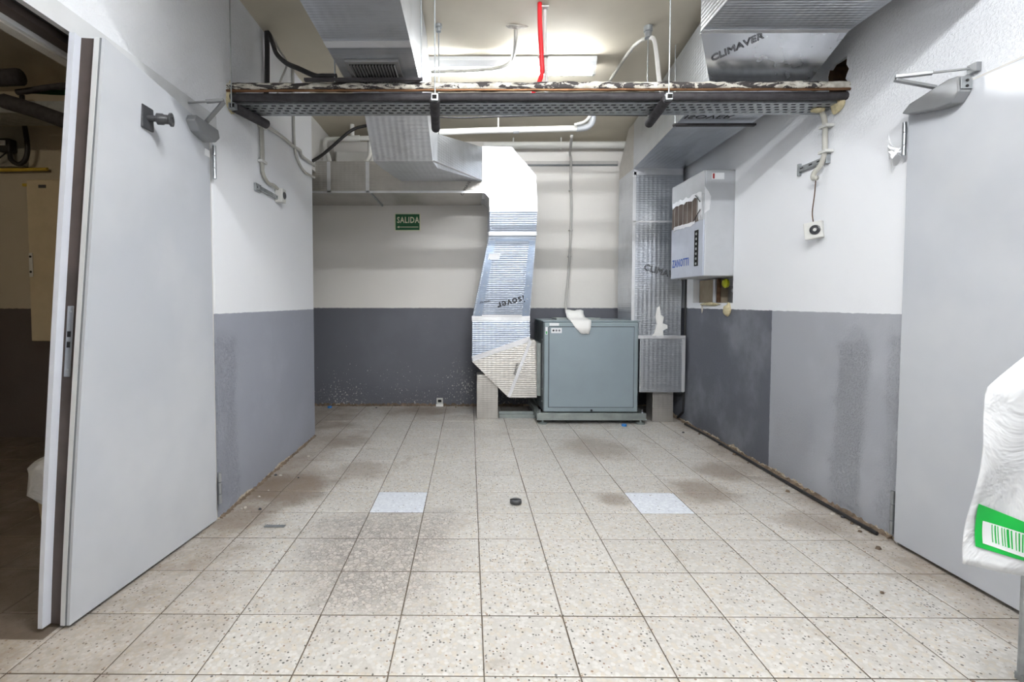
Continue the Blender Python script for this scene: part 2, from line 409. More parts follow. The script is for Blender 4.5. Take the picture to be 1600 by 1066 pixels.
# right wall with a ragged pipe hole and the opening of the cooling unit
def holed_wall_x(name, X, depth, ys, zs, holes, mat):
    m = MB()
    for a in range(len(ys)-1):
        for c in range(len(zs)-1):
            if (a, c) in holes: continue
            m.add([(X,ys[a],zs[c]),(X,ys[a+1],zs[c]),(X,ys[a+1],zs[c+1]),(X,ys[a],zs[c+1])], [(0,1,2,3)])
    for a, c in holes:
        y0, y1, z0, z1 = ys[a], ys[a+1], zs[c], zs[c+1]; D = X+depth
        for q in ((y0,z0,y1,z0),(y1,z0,y1,z1),(y1,z1,y0,z1),(y0,z1,y0,z0)):
            i, k = q[:2]; i2, k2 = q[2:]
            mid = ((i+i2)/2, (k+k2)/2)
            m.add([(X,i,k),(X,i2,k2),(D,i2,k2),(D,i,k)], [(0,1,2,3)])
        m.add([(D,y0,z0),(D,y1,z0),(D,y1,z1),(D,y0,z1)], [(0,1,2,3)])
    D = X+depth+.1
    m.add([(D,ys[0],zs[0]),(D,ys[-1],zs[0]),(D,ys[-1],zs[-1]),(D,ys[0],zs[-1])], [(0,1,2,3)])
    return struct(m.build(name, mat))
wr = holed_wall_x('wall_right', XR, .16, [-2.6, 2.79, 2.96, 3.95, 4.65, 5.7], [0, 1.155, 2.2, 2.30, 2.54, HC], [(1, 3), (3, 1)], 'paint_right')
struct(B(-2.9, 2.3, YB, YB+.15, 0, HC).build('wall_back', 'paint_back'))
m = MB(); m.box(XL-.15, XL, 2.62, 4.27, 0, HC); m.box(XL-.15, XL, .68, 2.62, 2.13, HC); m.box(XL-.15, XL, -2.6, .68, 0, HC)
struct(m.build('wall_left', 'paint_left'))
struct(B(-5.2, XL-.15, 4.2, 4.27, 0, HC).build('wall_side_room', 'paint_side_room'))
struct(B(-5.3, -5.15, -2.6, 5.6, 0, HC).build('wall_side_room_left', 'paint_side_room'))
struct(B(-2.9, -2.75, 4.27, 5.53, 0, HC).build('wall_alcove', 'paint_plain'))
struct(B(-5.2, 2.3, -2.7, -2.55, 0, HC).build('wall_rear', 'paint_plain'))
struct(B(-2.75, -1.49, 4.271, YB-.001, 2.42, HC-.001).build('trim_1', 'paint_plain'), 'white boxed soffit over the far left alcove')
# strips of crumbled mortar where walls meet the floor
def rubble_line(name, p, q, wdt, hgt, mat, step=.03):
    p, q = Vector(p), Vector(q); L = (q-p).length; d = (q-p)/L; n = Vector((-d.y, d.x, 0)); m = MB(); ra = []
    k = int(L/step)
    for i in range(k+1):
        c = p+d*(L*i/k); a = wdt*random.uniform(.35, 1.1); hh = hgt*random.uniform(.3, 1.1)
        ra.append([c, c+n*a, c+n*a*.7+Vector((0,0,hh*.5)), c+Vector((0,0,hh))])
    m.rings(ra); return struct(m.build(name, mat))
rubble_line('trim_2', (XL, 4.27, 0), (XL, 2.62, 0), .022, .014, 'grime', .014)
rubble_line('trim_3', (XR, 2.42, 0), (XR, 5.5, 0), .028, .022, 'grime', .016)
rubble_line('trim_4', (.6, YB, 0), (-2.7, YB, 0), .04, .03, 'grime', .018)

# ------------------------------------------------------------------ left door: closed leaf of a double door, frame above it
fr = struct(B(XL-.01, XL+.012, .62, 2.64, 2.06, 2.135).build('trim_5', 'frame_white'), 'pale steel head of the double door frame')
B(XL-.045, XL-.012, .68, 2.6, 2.075, 2.13).build('gasket', 'rubber', fr)
B(XL-.095, XL-.046, .68, 2.6, 2.05, 2.13).build('rail', 'core_brown', fr)
B(XL-.108, XL-.096, .68, 2.6, 2.035, 2.13).build('bright_strip', 'frame_white', fr)
B(XL-.15, XL-.109, .68, 2.6, 2.03, 2.13).build('head_soffit', 'frame_cream', fr)
B(XL-.12, XL-.012, 2.585, 2.619, 0, 2.06).build('hinge_jamb', 'frame_cream', fr)
d1 = bpy.data.objects.new('door_1', None); COL.objects.link(d1); d1.location = (-1.34, 2.577, 0); ORG[d1] = Vector((-1.34, 2.577, 0))
struct(d1, 'smooth grey steel door leaf on the left, closed, lock edge towards the camera')
def leaf(s, t, d):
    f = Vector((-1.416+.186*(t**1.12), 1.70, 0)); hg = Vector((-1.334, 2.577, 0))
    p = hg.lerp(f, s); dr = (f-hg).normalized(); n = Vector((dr.y, -dr.x, 0))
    if n.x > 0: n = -n
    p = p + n*d; p.z = .012+t*2.036+.006*s; return p
def leaf_slab(s0, s1, d0, d1_, nt=16, ns=8, t0=0, t1=1):
    m = MB(); rs = []
    for i in range(nt+1):
        t = t0+(t1-t0)*i/nt
        rs.append([leaf(s0+(s1-s0)*k/ns, t, d0) for k in range(ns+1)] + [leaf(s1-(s1-s0)*k/ns, t, d1_) for k in range(ns+1)])
    return m.rings(rs)
leaf_slab(0, .992, 0, .010).build('face_sheet', 'door_paint', d1, smooth='auto')
leaf_slab(.978, .9935, .0105, .0175, ns=1).build('grey_edge', 'grey_edge', d1)
leaf_slab(.978, .996, .018, .034, ns=1).build('white_strip', 'frame_white', d1)
leaf_slab(.01, .985, .0345, .078, ns=2).build('core', 'core_brown', d1)
leaf_slab(.01, 1.022, .0785, .096, ns=2).build('back_lip', 'lip_white', d1)
st = leaf_slab(.985, .9895, .046, .068, nt=2, ns=1, t0=.435, t1=.556).build('strike_plate', 'steel', d1, bevel=.004)
for t in (.485, .503):
    leaf_slab(.9895, .9905, .051, .063, nt=1, ns=1, t0=t, t1=t+.010).build('latch_hole', 'black_void', st)
for t in (.446, .546):
    p = leaf(.9897, t, .057); MB().lathe(p, (0,-1,0), [(.006, 0), (.006, .0015), (.003, .003)], 10).build('screw', 'zinc', st)
def hinge(y, z0, z1, x, par, name='hinge'):
    m = MB(); L = z1-z0
    for a, c in ((0, .3), (.32, .68), (.70, 1)): m.lathe((x, y, z0+L*a), (0,0,1), [(.009, 0), (.009, L*(c-a))], 12)
    return m.build(name, 'steel', par, smooth='auto')
hinge(2.592, 1.80, 1.97, -1.318, d1); hinge(2.592, .095, .26, -1.322, d1)
# door stop
p = leaf(.68, .925, 0)
ds = MB().obox(p+Vector((.004,0,-.012)), (.005,0,0), (0,.035,0), (0,0,.045)).build('stop_plate', 'dark_plastic', d1, bevel=.003)
MB().lathe(p+Vector((.006,0,-.012)), (1,.25,0), [(.012,0),(.012,.03),(.022,.034),(.022,.055),(.018,.06),(.018,.075),(.026,.08),(.026,.088),(.012,.089),(.012,.084)], 16).build('stop_knob', 'dark_plastic', ds, smooth='auto')
def closer(prefix, body, arm1, arm2, par, caps=None):
    o = body.build('closer_body', 'closer_silver', par, bevel=.006)
    MB().beam(*arm1, .022, .012).build('closer_arm', 'closer_silver', o, bevel=.003)
    m = MB(); a, c = Vector(arm2[0]), Vector(arm2[1]); mid = a.lerp(c, .5); m.beam(a, mid, .022, .014); m.tube([mid, c], .005, 8)
    m.build('closer_link', 'closer_silver', o, bevel=.002); return o
cb = MB(); q = leaf(.17, .972, -.028); dr = (leaf(.3, .972, 0)-leaf(.05, .972, 0)).normalized()
cb.prism_x([(2.31, 2.0), (2.33, 2.03), (2.53, 2.028), (2.545, 1.99), (2.50, 1.955), (2.36, 1.965)], -1.327, -1.262)
co = closer('l', cb, ((-1.285, 2.45, 2.036), (-1.17, 2.40, 2.115)), ((-1.17, 2.40, 2.123), (-1.325, 2.37, 2.10)), d1)
B(-1.3285, -1.3275, 2.475, 2.565, 1.90, 1.935).build('sticker', 'label_white', d1)
d1.children[-1].location = (0.002, 0, 0)

# ------------------------------------------------------------------ right door, shut in the right wall
d2 = bpy.data.objects.new('door_2', None); COL.objects.link(d2); d2.location = (2.04, 2.36, 0); ORG[d2] = Vector((2.04, 2.36, 0))
struct(d2, 'smooth grey steel door on the right, shut, with hinges on its far edge')
m = MB(); N = 12
B(2.040, 2.078, 1.28, 2.365, .018, 2.065).build('face_sheet', 'door_paint', d2, bevel=.003)
fr2 = struct(MB().box(2.072, 2.095, 1.2, 2.375, 2.066, 2.085).box(2.06, 2.09, 2.3665, 2.378, 0, 2.085).build('trim_6', 'frame_cream'), 'thin cream frame edge round the right door')
hinge(2.392, 1.855, 2.01, 2.048, d2); hinge(2.392, .04, .25, 2.052, d2)
cb = MB().prism_x([(2.07, 2.02), (2.08, 2.085), (2.12, 2.09), (2.30, 2.06), (2.34, 2.03), (2.31, 2.015), (2.16, 1.985), (2.10, 1.985)], 1.985, 2.039)
co2 = closer('r', cb, ((2.01, 2.20, 2.09), (1.86, 2.23, 2.135)), ((1.86, 2.23, 2.148), (2.07, 2.10, 2.125)), d2)
B(1.992, 2.036, 2.066, 2.0695, 2.03, 2.075).build('end_cap', 'zinc', co2)
for z in (2.04, 2.062): MB().lathe((2.014, 2.0655, z), (0,-1,0), [(.006,0),(.006,.002)], 10).build('screw', 'rubber', co2)
MB().box(2.058, 2.078, 2.075, 2.115, 2.105, 2.14).build('link_bracket', 'closer_silver', co2)
# scrap of clear film round the upper hinge
m = MB()
for k in range(5):
    a = Vector((2.046, 2.40, 1.90-.012*k)); e = a+Vector((-.02-.01*random.random(), .02+.035*random.random(), -.05-.10*random.random()+.05*k))
    c = (a+e)/2+Vector((-.015, .01, .01)); m.rings([[a, a+Vector((0,.01,.012))], [c, c+Vector((-.004,.012,.02))], [e, e+Vector((.004,.01,.012))]], close=False)
o = m.build('film_scrap', 'tape'); tag(o, 'scrap of crumpled clear film round the upper hinge of the right door', 'film')
o.modifiers.new('s', 'SOLIDIFY').thickness = .001

# ------------------------------------------------------------------ lamps
def lamp(x0, x1, y, label, tube):
    t = thing('fluorescent_lamp', label, 'lamp', ((x0+x1)/2, y, HC), 'ceiling tubes across the corridor')
    z = HC
    MB().prism_x([(y-.055, z-.002), (y+.055, z-.002), (y+.055, z-.03), (y+.03, z-.065), (y-.03, z-.065), (y-.055, z-.03)], x0, x1).build('housing', 'frame_white', t, bevel=.002)
    for x in (x0+.012, x1-.012): B(x-.012, x+.012, y-.016, y+.016, z-.115, z-.064).build('tube_holder', 'pale_plastic', t, bevel=.003)
    MB().tube([(x0+.02, y, z-.10), (x1-.02, y, z-.10)], .014, 14).build('tube', 'tube_glow_'+tube, t, smooth='auto')
    return t
lamp(-.33, .91, 3.68, 'lit fluorescent tube on the ceiling behind the cable tray', 'far')
lamp(-.20, 1.08, .85, 'fluorescent tube on the ceiling just above the camera', 'mid')
lamp(-.20, 1.08, -1.2, 'added fluorescent fill tube on the ceiling behind the camera', 'near')  # unseen tube, added to fill the foreground
lamp(-3.9, -2.7, .4, 'added dim fluorescent tube brightening the side room', 'side')  # unseen tube, added to lift the dark side room

# ------------------------------------------------------------------ left foil duct
D = thing('foil_duct', 'silver foil air duct running from ceiling to the left side of the blue cabinet', 'duct', (.3, 5.1, 0))
run = MB().rects([(1.55, -.705, -.290, 2.41, 2.905), (3.33, -.695, -.280, 2.41, 2.905)]).build('ceiling_run', 'foil', D)
MB().rects([(3.33, -.695, -.28, 2.41, 2.905), (3.62, -.69, -.265, 2.175, 2.62), (3.92, -.685, -.25, 2.205, 2.47), (4.86, -.665, .125, 2.33, 2.655)]).build('dropping_bend', 'foil', D)
MB().rects([(4.85, -2.7, .13, 2.215, 2.52), (5.46, -2.7, .13, 2.215, 2.52)]).build('back_run', 'foil_dusty', D)
MB().prism_y([(.122, 2.215), (.122, 2.658), (.405, 2.652), (.640, 2.38), (.655, 2.10), (.655, 2.035), (.195, 2.035), (.195, 2.16), (.150, 2.212)], 4.845, 5.40).build('upper_elbow', 'foil_plain', D)
MB().rings([[(.195,4.846,2.035),(.655,4.846,2.035),(.655,5.40,2.035),(.195,5.40,2.035)], [(.195,4.872,1.845),(.650,4.872,1.845),(.650,5.40,1.845),(.195,5.40,1.845)]]).build('neck', 'foil_panel', D)
MB().rings([[(.185,4.858,1.845),(.656,4.858,1.845),(.656,5.41,1.845),(.185,5.41,1.845)], [(.185,4.858,1.805),(.656,4.858,1.805),(.656,5.41,1.805),(.185,5.41,1.805)]]).build('flange', 'tape', D, bevel=.004)
acc = MB().rings([[(.190,4.868,1.805),(.648,4.868,1.805),(.648,5.38,1.805),(.190,5.38,1.805)], [(.030,4.915,1.0),(.595,4.915,1.0),(.595,5.36,1.0),(.030,5.36,1.0)]]).build('slanted_drop', 'foil_panel', D)
def acp(u, t, off): # point on the slanted front face; u across, t from top
    a = Vector((.190, 4.868, 1.805)).lerp(Vector((.030, 4.915, 1.0)), t); c = Vector((.648, 4.868, 1.805)).lerp(Vector((.595, 4.915, 1.0)), t)
    return a.lerp(c, u)+Vector((0,-off,0))
def strip(u0, u1, t0, t1, off=.008):
    m = MB(); f = [acp(u0,t0,off), acp(u1,t0,off), acp(u1,t1,off), acp(u0,t1,off)]; k = [acp(u0,t0,-.002), acp(u1,t0,-.002), acp(u1,t1,-.002), acp(u0,t1,-.002)]
    return m.rings([k, f])
strip(.03, .155, .06, .97).build('panel_frame', 'foil_blue', acc); strip(.86, .98, .06, .97).build('panel_frame', 'foil_blue', acc)
strip(.155, .86, .035, .065).build('panel_frame', 'foil_blue', acc); strip(.155, .86, .955, .985).build('panel_frame', 'tape', acc)
strip(.16, .855, .07, .95, .005).build('access_panel', 'foil_panel', acc)
strip(.07, .30, .215, .285, .0105).build('paper_label', 'label_white', acc)
for i in range(6):
    for u in (.10, .92):
        MB().lathe(acp(u, .12+.16*i, .008), (0,-1,0), [(.006,0),(.006,.003)], 8).build('rivet', 'zinc', acc)
MB().rings([[(.030,4.915,1.0),(.595,4.915,1.0),(.595,5.36,1.0),(.030,5.36,1.0)], [(.027,4.89,.575),(.598,4.90,.785),(.598,5.36,.785),(.027,5.36,.575)]]).build('lower_bend', 'foil_panel', D)
MB().prism_y([(.026, .575), (.588, .785), (.640, .790), (.663, .765), (.663, .222), (.387, .222)], [4.89, 4.90, 4.90, 4.90, 4.86, 4.86], 5.36).build('lower_elbow', 'foil_dusty', D)
def tape(a, c, wdt, par, n=(0,-1,0)):
    a, c, n = Vector(a), Vector(c), Vector(n); s = (c-a).normalized().cross(n)*wdt/2
    MB().rings([[a-s, a+s, a+s+n*.0025, a-s+n*.0025], [c-s, c+s, c+s+n*.0025, c-s+n*.0025]]).build('tape_strip', 'tape', par)
tape((.03,4.886,.60), (.598,4.896,.80), .05, D); tape((.388,4.856,.23), (.60,4.892,.78), .03, D); tape((.024,4.911,1.0), (.597,4.911,1.0), .05, D)
for x in (-1.36, -.985): tape((x,4.849,2.22), (x,4.849,2.515), .035, D)
tape((-2.2,4.849,2.225), (.12,4.849,2.225), .02, D); tape((-.70,3.325,2.409), (-.28,3.325,2.409), .05, D, (0,0,-1))
tape((-.265,3.62,2.18), (.12,4.85,2.335), .03, D, (0,0,-1))
tape((-.70,2.45,2.409), (-.285,2.45,2.409), .06, D, (0,0,-1))
B(XL*0-.955, -.94, 4.852, 5.455, 2.2, 2.2149).build('seam_rib', 'zinc', D)
B(.6635, .70, 4.86, 5.33, .24, .76).build('collar', 'galv', D, bevel=.003)
# vent grille in the underside of the ceiling run
g = MB().box(-.645, -.365, 2.60, 2.93, 2.395, 2.4095).build('grille', 'grille_metal', D, bevel=.002)
B(-.625, -.385, 2.625, 2.905, 2.3935, 2.3948).build('void', 'black_void', g)
for k in range(15):
    x = -.617+.0162*k; MB().obox((x, 2.765, 2.389), (.0026,0,.0045), (0,.14,0), (-.0008,0,.0007)).build('slat', 'grille_metal', g)
# lettering printed on the foil
text('printed_word', 'isover', .10, acp(.64, .80, .0085)+Vector((.0,0,0)), (-1,0,-.28), (.28,0,-1), 'print_ink', acc, 1.0, bold=.002)
text('printed_word', 'isover', .045, acp(.165, .80, .0095), (-1,0,-.2), (.2,0,-1), 'print_ink', acc)
text('printed_word', 'isover', .05, (.46, 4.868, .50), (-.25,0,-1), (1,0,-.25), 'print_ink', D)
text('printed_word', 'CLIMAVER', .045, (.41, 4.842, 2.135), (-1,0,-.45), (.45,0,-1), 'print_ink', D)
text('printed_word', 'CLIMAVER', .04, (-.03, 4.848, 2.27), (.6,0,1), (-1,0,.6), 'print_ink', D)
# hanger bar under the ceiling run
hb = thing('duct_hanger', 'black strut under the left ceiling duct, hung on thin rods', 'hanger', (-.5, 2.77, 2.39))
B(-.90, -.255, 2.745, 2.771, 2.367, 2.381).build('bar', 'foam_dark', hb)
MB().tube([(-.262, 2.758, 2.362), (-.262, 2.758, HC-.002)], .004, 8).build('rod', 'zinc', hb)
MB().tube([(-.735, 2.758, 2.362), (-.735, 2.758, HC-.002)], .004, 8).build('rod', 'zinc', hb)

# ------------------------------------------------------------------ right foil duct
R = thing('foil_duct', 'silver foil air duct running down the right wall to the right of the blue cabinet', 'duct', (1.8, 5.0, 0))
MB().rects([(1.60, 1.195, 1.955, 2.56, 2.905), (2.64, 1.195, 1.955, 2.56, 2.905)]).build('near_run', 'foil', R)
MB().rects([(2.64, 1.195, 1.955, 2.56, 2.905), (2.92, 1.385, 1.925, 2.395, 2.86)]).build('reducer', 'foil_plain', R)
MB().rects([(2.92, 1.385, 1.925, 2.395, 2.86), (4.80, 1.56, 2.035, 2.43, 2.86)]).build('far_run', 'foil', R)
MB().prism_x([(4.80, 2.43), (4.80, 2.86), (4.95, 2.86), (5.25, 2.56), (5.25, 2.43)], 1.56, 2.035).build('elbow', 'foil_dusty', R)
MB().rects([(4.80, 1.56, 2.035, .83, 2.43), (5.25, 1.56, 2.035, .83, 2.43)]).build('vertical_run', 'foil', R)
MB().rects([(4.73, 1.622, 2.05, .30, .828), (5.30, 1.622, 2.05, .30, .828)]).build('bottom_box', 'foil', R, bevel=.006)
tape((1.20,2.64,2.559), (1.95,2.64,2.559), .05, R, (0,0,-1)); tape((1.60,4.726,.83), (2.05,4.726,.83), .03, R)
tape((1.565,4.797,2.40), (2.03,4.797,2.40), .06, R); tape((1.572,4.797,.86), (1.572,4.797,2.40), .03, R)
tape((1.56,4.797,1.93), (2.035,4.797,1.93), .012, R); tape((2.035,4.726,.31), (2.035,4.726,.82), .03, R)
text('printed_word', 'CLIMAVER', .085, (1.86, 4.796, 1.445), (1,0,-.28), (.28,0,1), 'print_ink', R, 1, outline=True)
text('printed_word', 'CLIMAVER', .055, (1.42, 2.71, 2.515), (.85,-.45,.27), (-.525,-.731,.434), 'print_ink', R, outline=True)
text('printed_word', 'ISOVER', .09, (1.60, 3.39, 2.4015), (1,0,0), (.3,1,0), 'print_ink', R, 1.1)
hb2 = thing('duct_hanger', 'thin dark strut under the right duct behind the cable tray', 'hanger', (1.7, 3.48, 2.38))
B(1.40, 1.96, 3.465, 3.495, 2.372, 2.386).build('bar', 'foam_dark', hb2)
MB().tube([(1.412, 3.48, 2.366), (1.405, 3.48, HC-.002)], .003, 8).build('rod', 'zinc', hb2)
# torn scraps of tape standing on the bottom box
m = MB(); pts = [(1.74, .83), (1.775, .86), (1.80, .95), (1.785, 1.02), (1.80, 1.11), (1.825, 1.125), (1.835, 1.04), (1.865, 1.02), (1.855, .96), (1.90, .94), (1.905, .91), (1.86, .89), (1.865, .832)]
o = m.prism_y(pts, 4.785, 4.795).build('torn_tape', 'paper'); tag(o, 'ragged torn tape stuck upright on the right duct above its bottom box', 'tape')
# support legs under the ducts
def leg(name_label, x0, x1, y0, y1, z1):
    t = thing('foil_support_post', name_label, 'support', ((x0+x1)/2, (y0+y1)/2, 0))
    B(x0, x1, y0, y1, 0.001, z1).build('post', 'foil_dusty', t, bevel=.004)
    B(x0+.05, x1-.003, y0-.003, y0-.0005, .02, z1-.02).build('face_sheet', 'foil_dusty', t)
    return t
leg('foil-clad post under the left duct, standing on the floor tiles', .075, .286, 4.92, 5.12, .44)
leg('short foil-clad post under the bottom box of the right duct', 1.776, 1.975, 4.80, 4.98, .298)

# ------------------------------------------------------------------ air handling cabinet
A = thing('air_handling_unit', 'blue-grey square metal ventilation cabinet standing on an adjustable base frame', 'cabinet', (1.16, 5.05, 0))
B(.705, 1.613, 4.745, 5.40, .108, .972).build('casing', 'unit_side', A, bevel=.012, seg=3)
B(.712, 1.606, 4.722, 4.7445, .112, .970).build('front_frame', 'unit_rim', A, bevel=.016, seg=4)
fp = B(.757, 1.560, 4.7135, 4.7215, .160, .925).build('front_panel', 'unit_blue', A, bevel=.003)
B(.752, 1.565, 4.7212, 4.7219, .155, .930).build('joint', 'rubber', A)
B(.70, 1.62, 4.73, 5.41, .9725, .985).build('top_cover', 'unit_rim', A, bevel=.003)
B(.775, .875, 4.7105, 4.7132, .868, .917).build('maker_plate', 'label_white', fp)
for k in range(3): MB().lathe((.796+.028*k, 4.7105, .893), (0,-1,0), [(.010,0),(.010,.0008)], 14).build('pictogram', 'print_ink' if k == 0 else 'grey_edge', fp)
B(.722, .742, 4.7195, 4.7218, .855, .925).build('rating_label', 'label_white', A); B(.726, .738, 4.7185, 4.7194, .86, .885).build('rating_print', 'caption_green', A)
B(.76, .85, 4.7195, 4.7218, .938, .962).build('name_label', 'label_white', A)
MB().lathe((1.165, 4.7215, .128), (0,-1,0), [(.011,0),(.011,.004)], 12).build('drain_plug', 'rubber', A)
bf = MB().box(.645, 1.68, 4.70, 4.745, .045, .105).box(.645, 1.68, 5.36, 5.405, .045, .105).box(.645, .69, 4.7455, 5.3595, .045, .105).box(1.635, 1.68, 4.7455, 5.3595, .045, .105).build('base_frame', 'galv', A, bevel=.003)
B(.64, 1.685, 4.692, 4.70, .040, .050).build('frame_lip', 'galv', bf)
for x in (.70, 1.63):
    for y in (4.72, 5.38):
        MB().lathe((x, y, 0), (0,0,1), [(.045,.001),(.045,.012),(.02,.018),(.012,.02),(.012,.046)], 18).build('foot', 'galv', A, smooth='auto')
for x in (.675, 1.648): MB().lathe((x, 4.72, .105), (0,0,1), [(.012,0),(.012,.012),(.005,.013),(.005,.035)], 6).build('bolt', 'steel', A)
for k in range(6): MB().lathe((.7045, 4.80, .2+.12*k), (-1,0,0), [(.006,0),(.006,.003)], 8).build('rivet', 'zinc', A)
o = B(.865, 1.30, 4.95, 5.25, .9855, 1.000); o.box(.865, 1.30, 4.945, 4.95, .9855, 1.006)
o = o.build('cover_plate', 'galv'); tag(o, 'loose thin metal plate lying on top of the blue-grey cabinet', 'plate')
# sheet of white paper draped over the top edge
m = MB(); prof = [(4.95, 1.082), (4.935, 1.05), (4.915, 1.015), (4.80, .996), (4.718, .990), (4.705, .975), (4.700, .92), (4.698, .862)]
wl = [(.955, 1.13), (.955, 1.13), (.96, 1.14), (.95, 1.15), (.955, 1.15), (.965, 1.15), (1.00, 1.145), (1.055, 1.13)]
rs = [[(a+(c-a)*k/6, y+.004*math.sin(k*2+i), z+.006*math.sin(k*1.7+i*1.1)*(1 if i < 3 else .3)) for k in range(7)] for i, ((y, z), (a, c)) in enumerate(zip(prof, wl))]
o = m.rings(rs, close=False).build('paper_sheet', 'paper', smooth=True); o.modifiers.new('s', 'SOLIDIFY').thickness = .0015
tag(o, 'crumpled white paper draped over the top front edge of the blue-grey cabinet', 'paper')
o = B(.30, .66, 4.94, 4.99, .001, .035).box(.30, .66, 4.9905, 5.0, .001, .06).build('steel_rail', 'galv'); tag(o, 'low steel rail on the floor between left duct post and cabinet', 'rail')
o = MB().lathe((1.45, 4.63, 0), (0,0,1), [(.022,.001),(.024,.004),(.024,.018),(.020,.022)], 16).build('bottle_cap', 'cap_blue', smooth='auto'); tag(o, 'blue bottle cap on the floor below the cabinet front', 'cap', 'blue caps on the floor')
o = MB().lathe((-1.53, 5.40, 0), (0,0,1), [(.022,.001),(.024,.004),(.024,.018),(.020,.022)], 16).build('bottle_cap', 'cap_blue', smooth='auto'); tag(o, 'blue bottle cap in the far left floor corner', 'cap', 'blue caps on the floor')

# ------------------------------------------------------------------ cooling unit in the right wall
Z = thing('cooling_unit', 'grey box cooling unit with blue lettering, set in the right wall', 'cooling unit', (1.97, 4.25, 1.37))
X0, Y0, Y1, Z0, Z1 = 1.84, 3.955, 4.575, 1.37, 2.20
B(X0+.012, 2.20, Y0, Y1, Z0, Z1).build('casing', 'unit_grey', Z, bevel=.006)
B(X0, X0+.0115, Y0+.002, Y1-.002, Z0+.002, 1.815).build('lower_front', 'unit_panel', Z, bevel=.004)
B(X0, X0+.0115, Y0+.002, Y1-.002, 2.015, Z1-.002).build('upper_front', 'unit_grey', Z, bevel=.004)
B(X0, X0+.0115, Y0+.002, 4.045, 1.8155, 2.0145).build('front_cheek', 'unit_grey', Z)
cg = B(X0+.004, X0+.0115, 4.046, Y1-.004, 1.8155, 2.0145).build('coil', 'coil_brown', Z)
for k in range(6): B(X0+.001, X0+.0035, 4.075+.088*k, 4.079+.088*k, 1.82, 2.01).build('fin', 'cable_grey', cg)
sl = B(X0-.0015, X0-.0002, 4.035, 4.105, 1.455, 1.745).build('slot', 'black_void', Z)
for k in range(7): MB().lathe((X0-.0016, 4.07, 1.475+.04*k), (-1,0,0), [(.012,0),(.010,.004)], 8).build('slot_screw', 'zinc', sl)
text('lettering', 'ZANOTTI', .094, (X0-.0012, 4.372, 1.50), (0,-1,0), (0,0,1), 'blue_letter', Z, .76, bold=.0016)
# torn sealing tape round the coil
rnd = random.Random(3)
def ragged(name, y0, y1, z0, z1, x, mat, par, n=14, amp=.012):
    top = [(y0+(y1-y0)*i/n, z1+rnd.uniform(-amp, amp)) for i in range(n+1)]; bot = [(y1-(y1-y0)*i/n, z0+rnd.uniform(-amp, amp)) for i in range(n+1)]
    return MB().prism_x(top+bot, x-.003, x-.0004).build(name, mat, par)
ragged('sealing_tape', 4.00, 4.55, 2.005, 2.045, X0, 'tape', Z); ragged('sealing_tape', 3.985, 4.05, 1.84, 2.02, X0-.0005, 'tape', Z, 5, .02)
ragged('sealing_tape', 4.10, 4.52, 1.795, 1.825, X0-.0008, 'tape', Z, 12, .008)
MB().prism_y([(1.845,1.86),(1.845,2.07),(1.875,2.03),(1.895,1.99),(1.885,1.89)], Y0-.0025, Y0-.0005).build('sealing_tape', 'tape', Z)
lb = B(1.90, 1.995, Y0-.002, Y0-.0004, 2.125, 2.175).build('warning_label', 'label_white', Z)
B(1.905, 1.92, Y0-.003, Y0-.0021, 2.13, 2.17).build('warning_mark', 'caption_red', lb)
MB().tube(curve([(X0-.004, 4.10, 2.03), (X0-.012, 4.03, 1.99), (X0-.004, 4.01, 1.96)], 5), .003, 6).build('loose_wire', 'black_cable', Z)
MB().tube(curve([(X0-.004, 4.005, 1.90), (X0-.012, 4.06, 1.85), (X0-.004, 4.12, 1.825)], 5), .0035, 6).build('loose_wire', 'black_cable', Z)
# things in the opening below it
op = thing('pipe_box', 'brown cardboard-coloured boxed pipe in the wall opening under the cooling unit', 'box', (2.2, 4.45, 1.16))
B(2.135, 2.235, 4.32, 4.64, 1.157, 1.36).build('panel', 'cardboard', op); B(2.10, 2.134, 4.28, 4.315, 1.157, 1.36).build('batten', 'unit_grey', op)
MB().tube([(2.12, 4.255, 1.16), (2.12, 4.255, 1.36)], .018, 10).build('pipe', 'hole_brown', op)
o = MB().lathe((2.16, 4.19, 1.32), (-1,0,0), [(.035,0),(.04,.02),(.02,.04)], 14).build('yellow_plug', 'yellow_cap'); tag(o, 'small yellow plug in the wall opening under the cooling unit', 'plug')
o = B(2.20, 2.236, 3.97, 4.26, 1.157, 1.30).build('foil_board', 'foil_plain'); tag(o, 'scrap of foil board in the wall opening under the cooling unit', 'board')
def lump(name, c, r, mat, label, cat, seed, squash=(1,1,1), n=9):
    rr = random.Random(seed); m = MB(); rs = []
    for i in range(7):
        a = math.pi*i/6; ring = []
        for j in range(n):
            b_ = 2*math.pi*j/n; k = r*(1+rr.uniform(-.35, .35)); ring.append((c[0]+k*squash[0]*math.sin(a)*math.cos(b_), c[1]+k*squash[1]*math.sin(a)*math.sin(b_), c[2]+k*squash[2]*math.cos(a)))
        rs.append(ring)
    o = m.rings(rs).build(name, mat, smooth=True); o.modifiers.new('s', 'SUBSURF').render_levels = 1
    return tag(o, label, cat)
lump('foam_lump', (2.075, 4.02, 1.10), .055, 'foam_yellow', 'yellowed lump of foam dripping from the wall opening under the cooling unit', 'foam', 4, (.5, 1.1, 1.0))
lump('foam_lump', (2.075, 4.30, 1.145), .035, 'foam_yellow', 'thin ridge of cream foam along the sill of the wall opening', 'foam', 5, (.5, 5.5, .45))
lump('plaster_flake', (2.078, 4.46, 1.10), .03, 'rubble', 'white plaster flake hanging on the dark grey wall below the opening', 'plaster', 9, (.25, .6, 1.3))
o = MB().tube([(2.072, 4.79, HC-.8), (2.072, 4.79, .35), (2.073, 4.80, .1), (2.06, 4.9, .02)], .010, 8).build('black_pipe', 'black_cable'); tag(o, 'thin black pipe running down the right wall beside the foil duct', 'pipe')
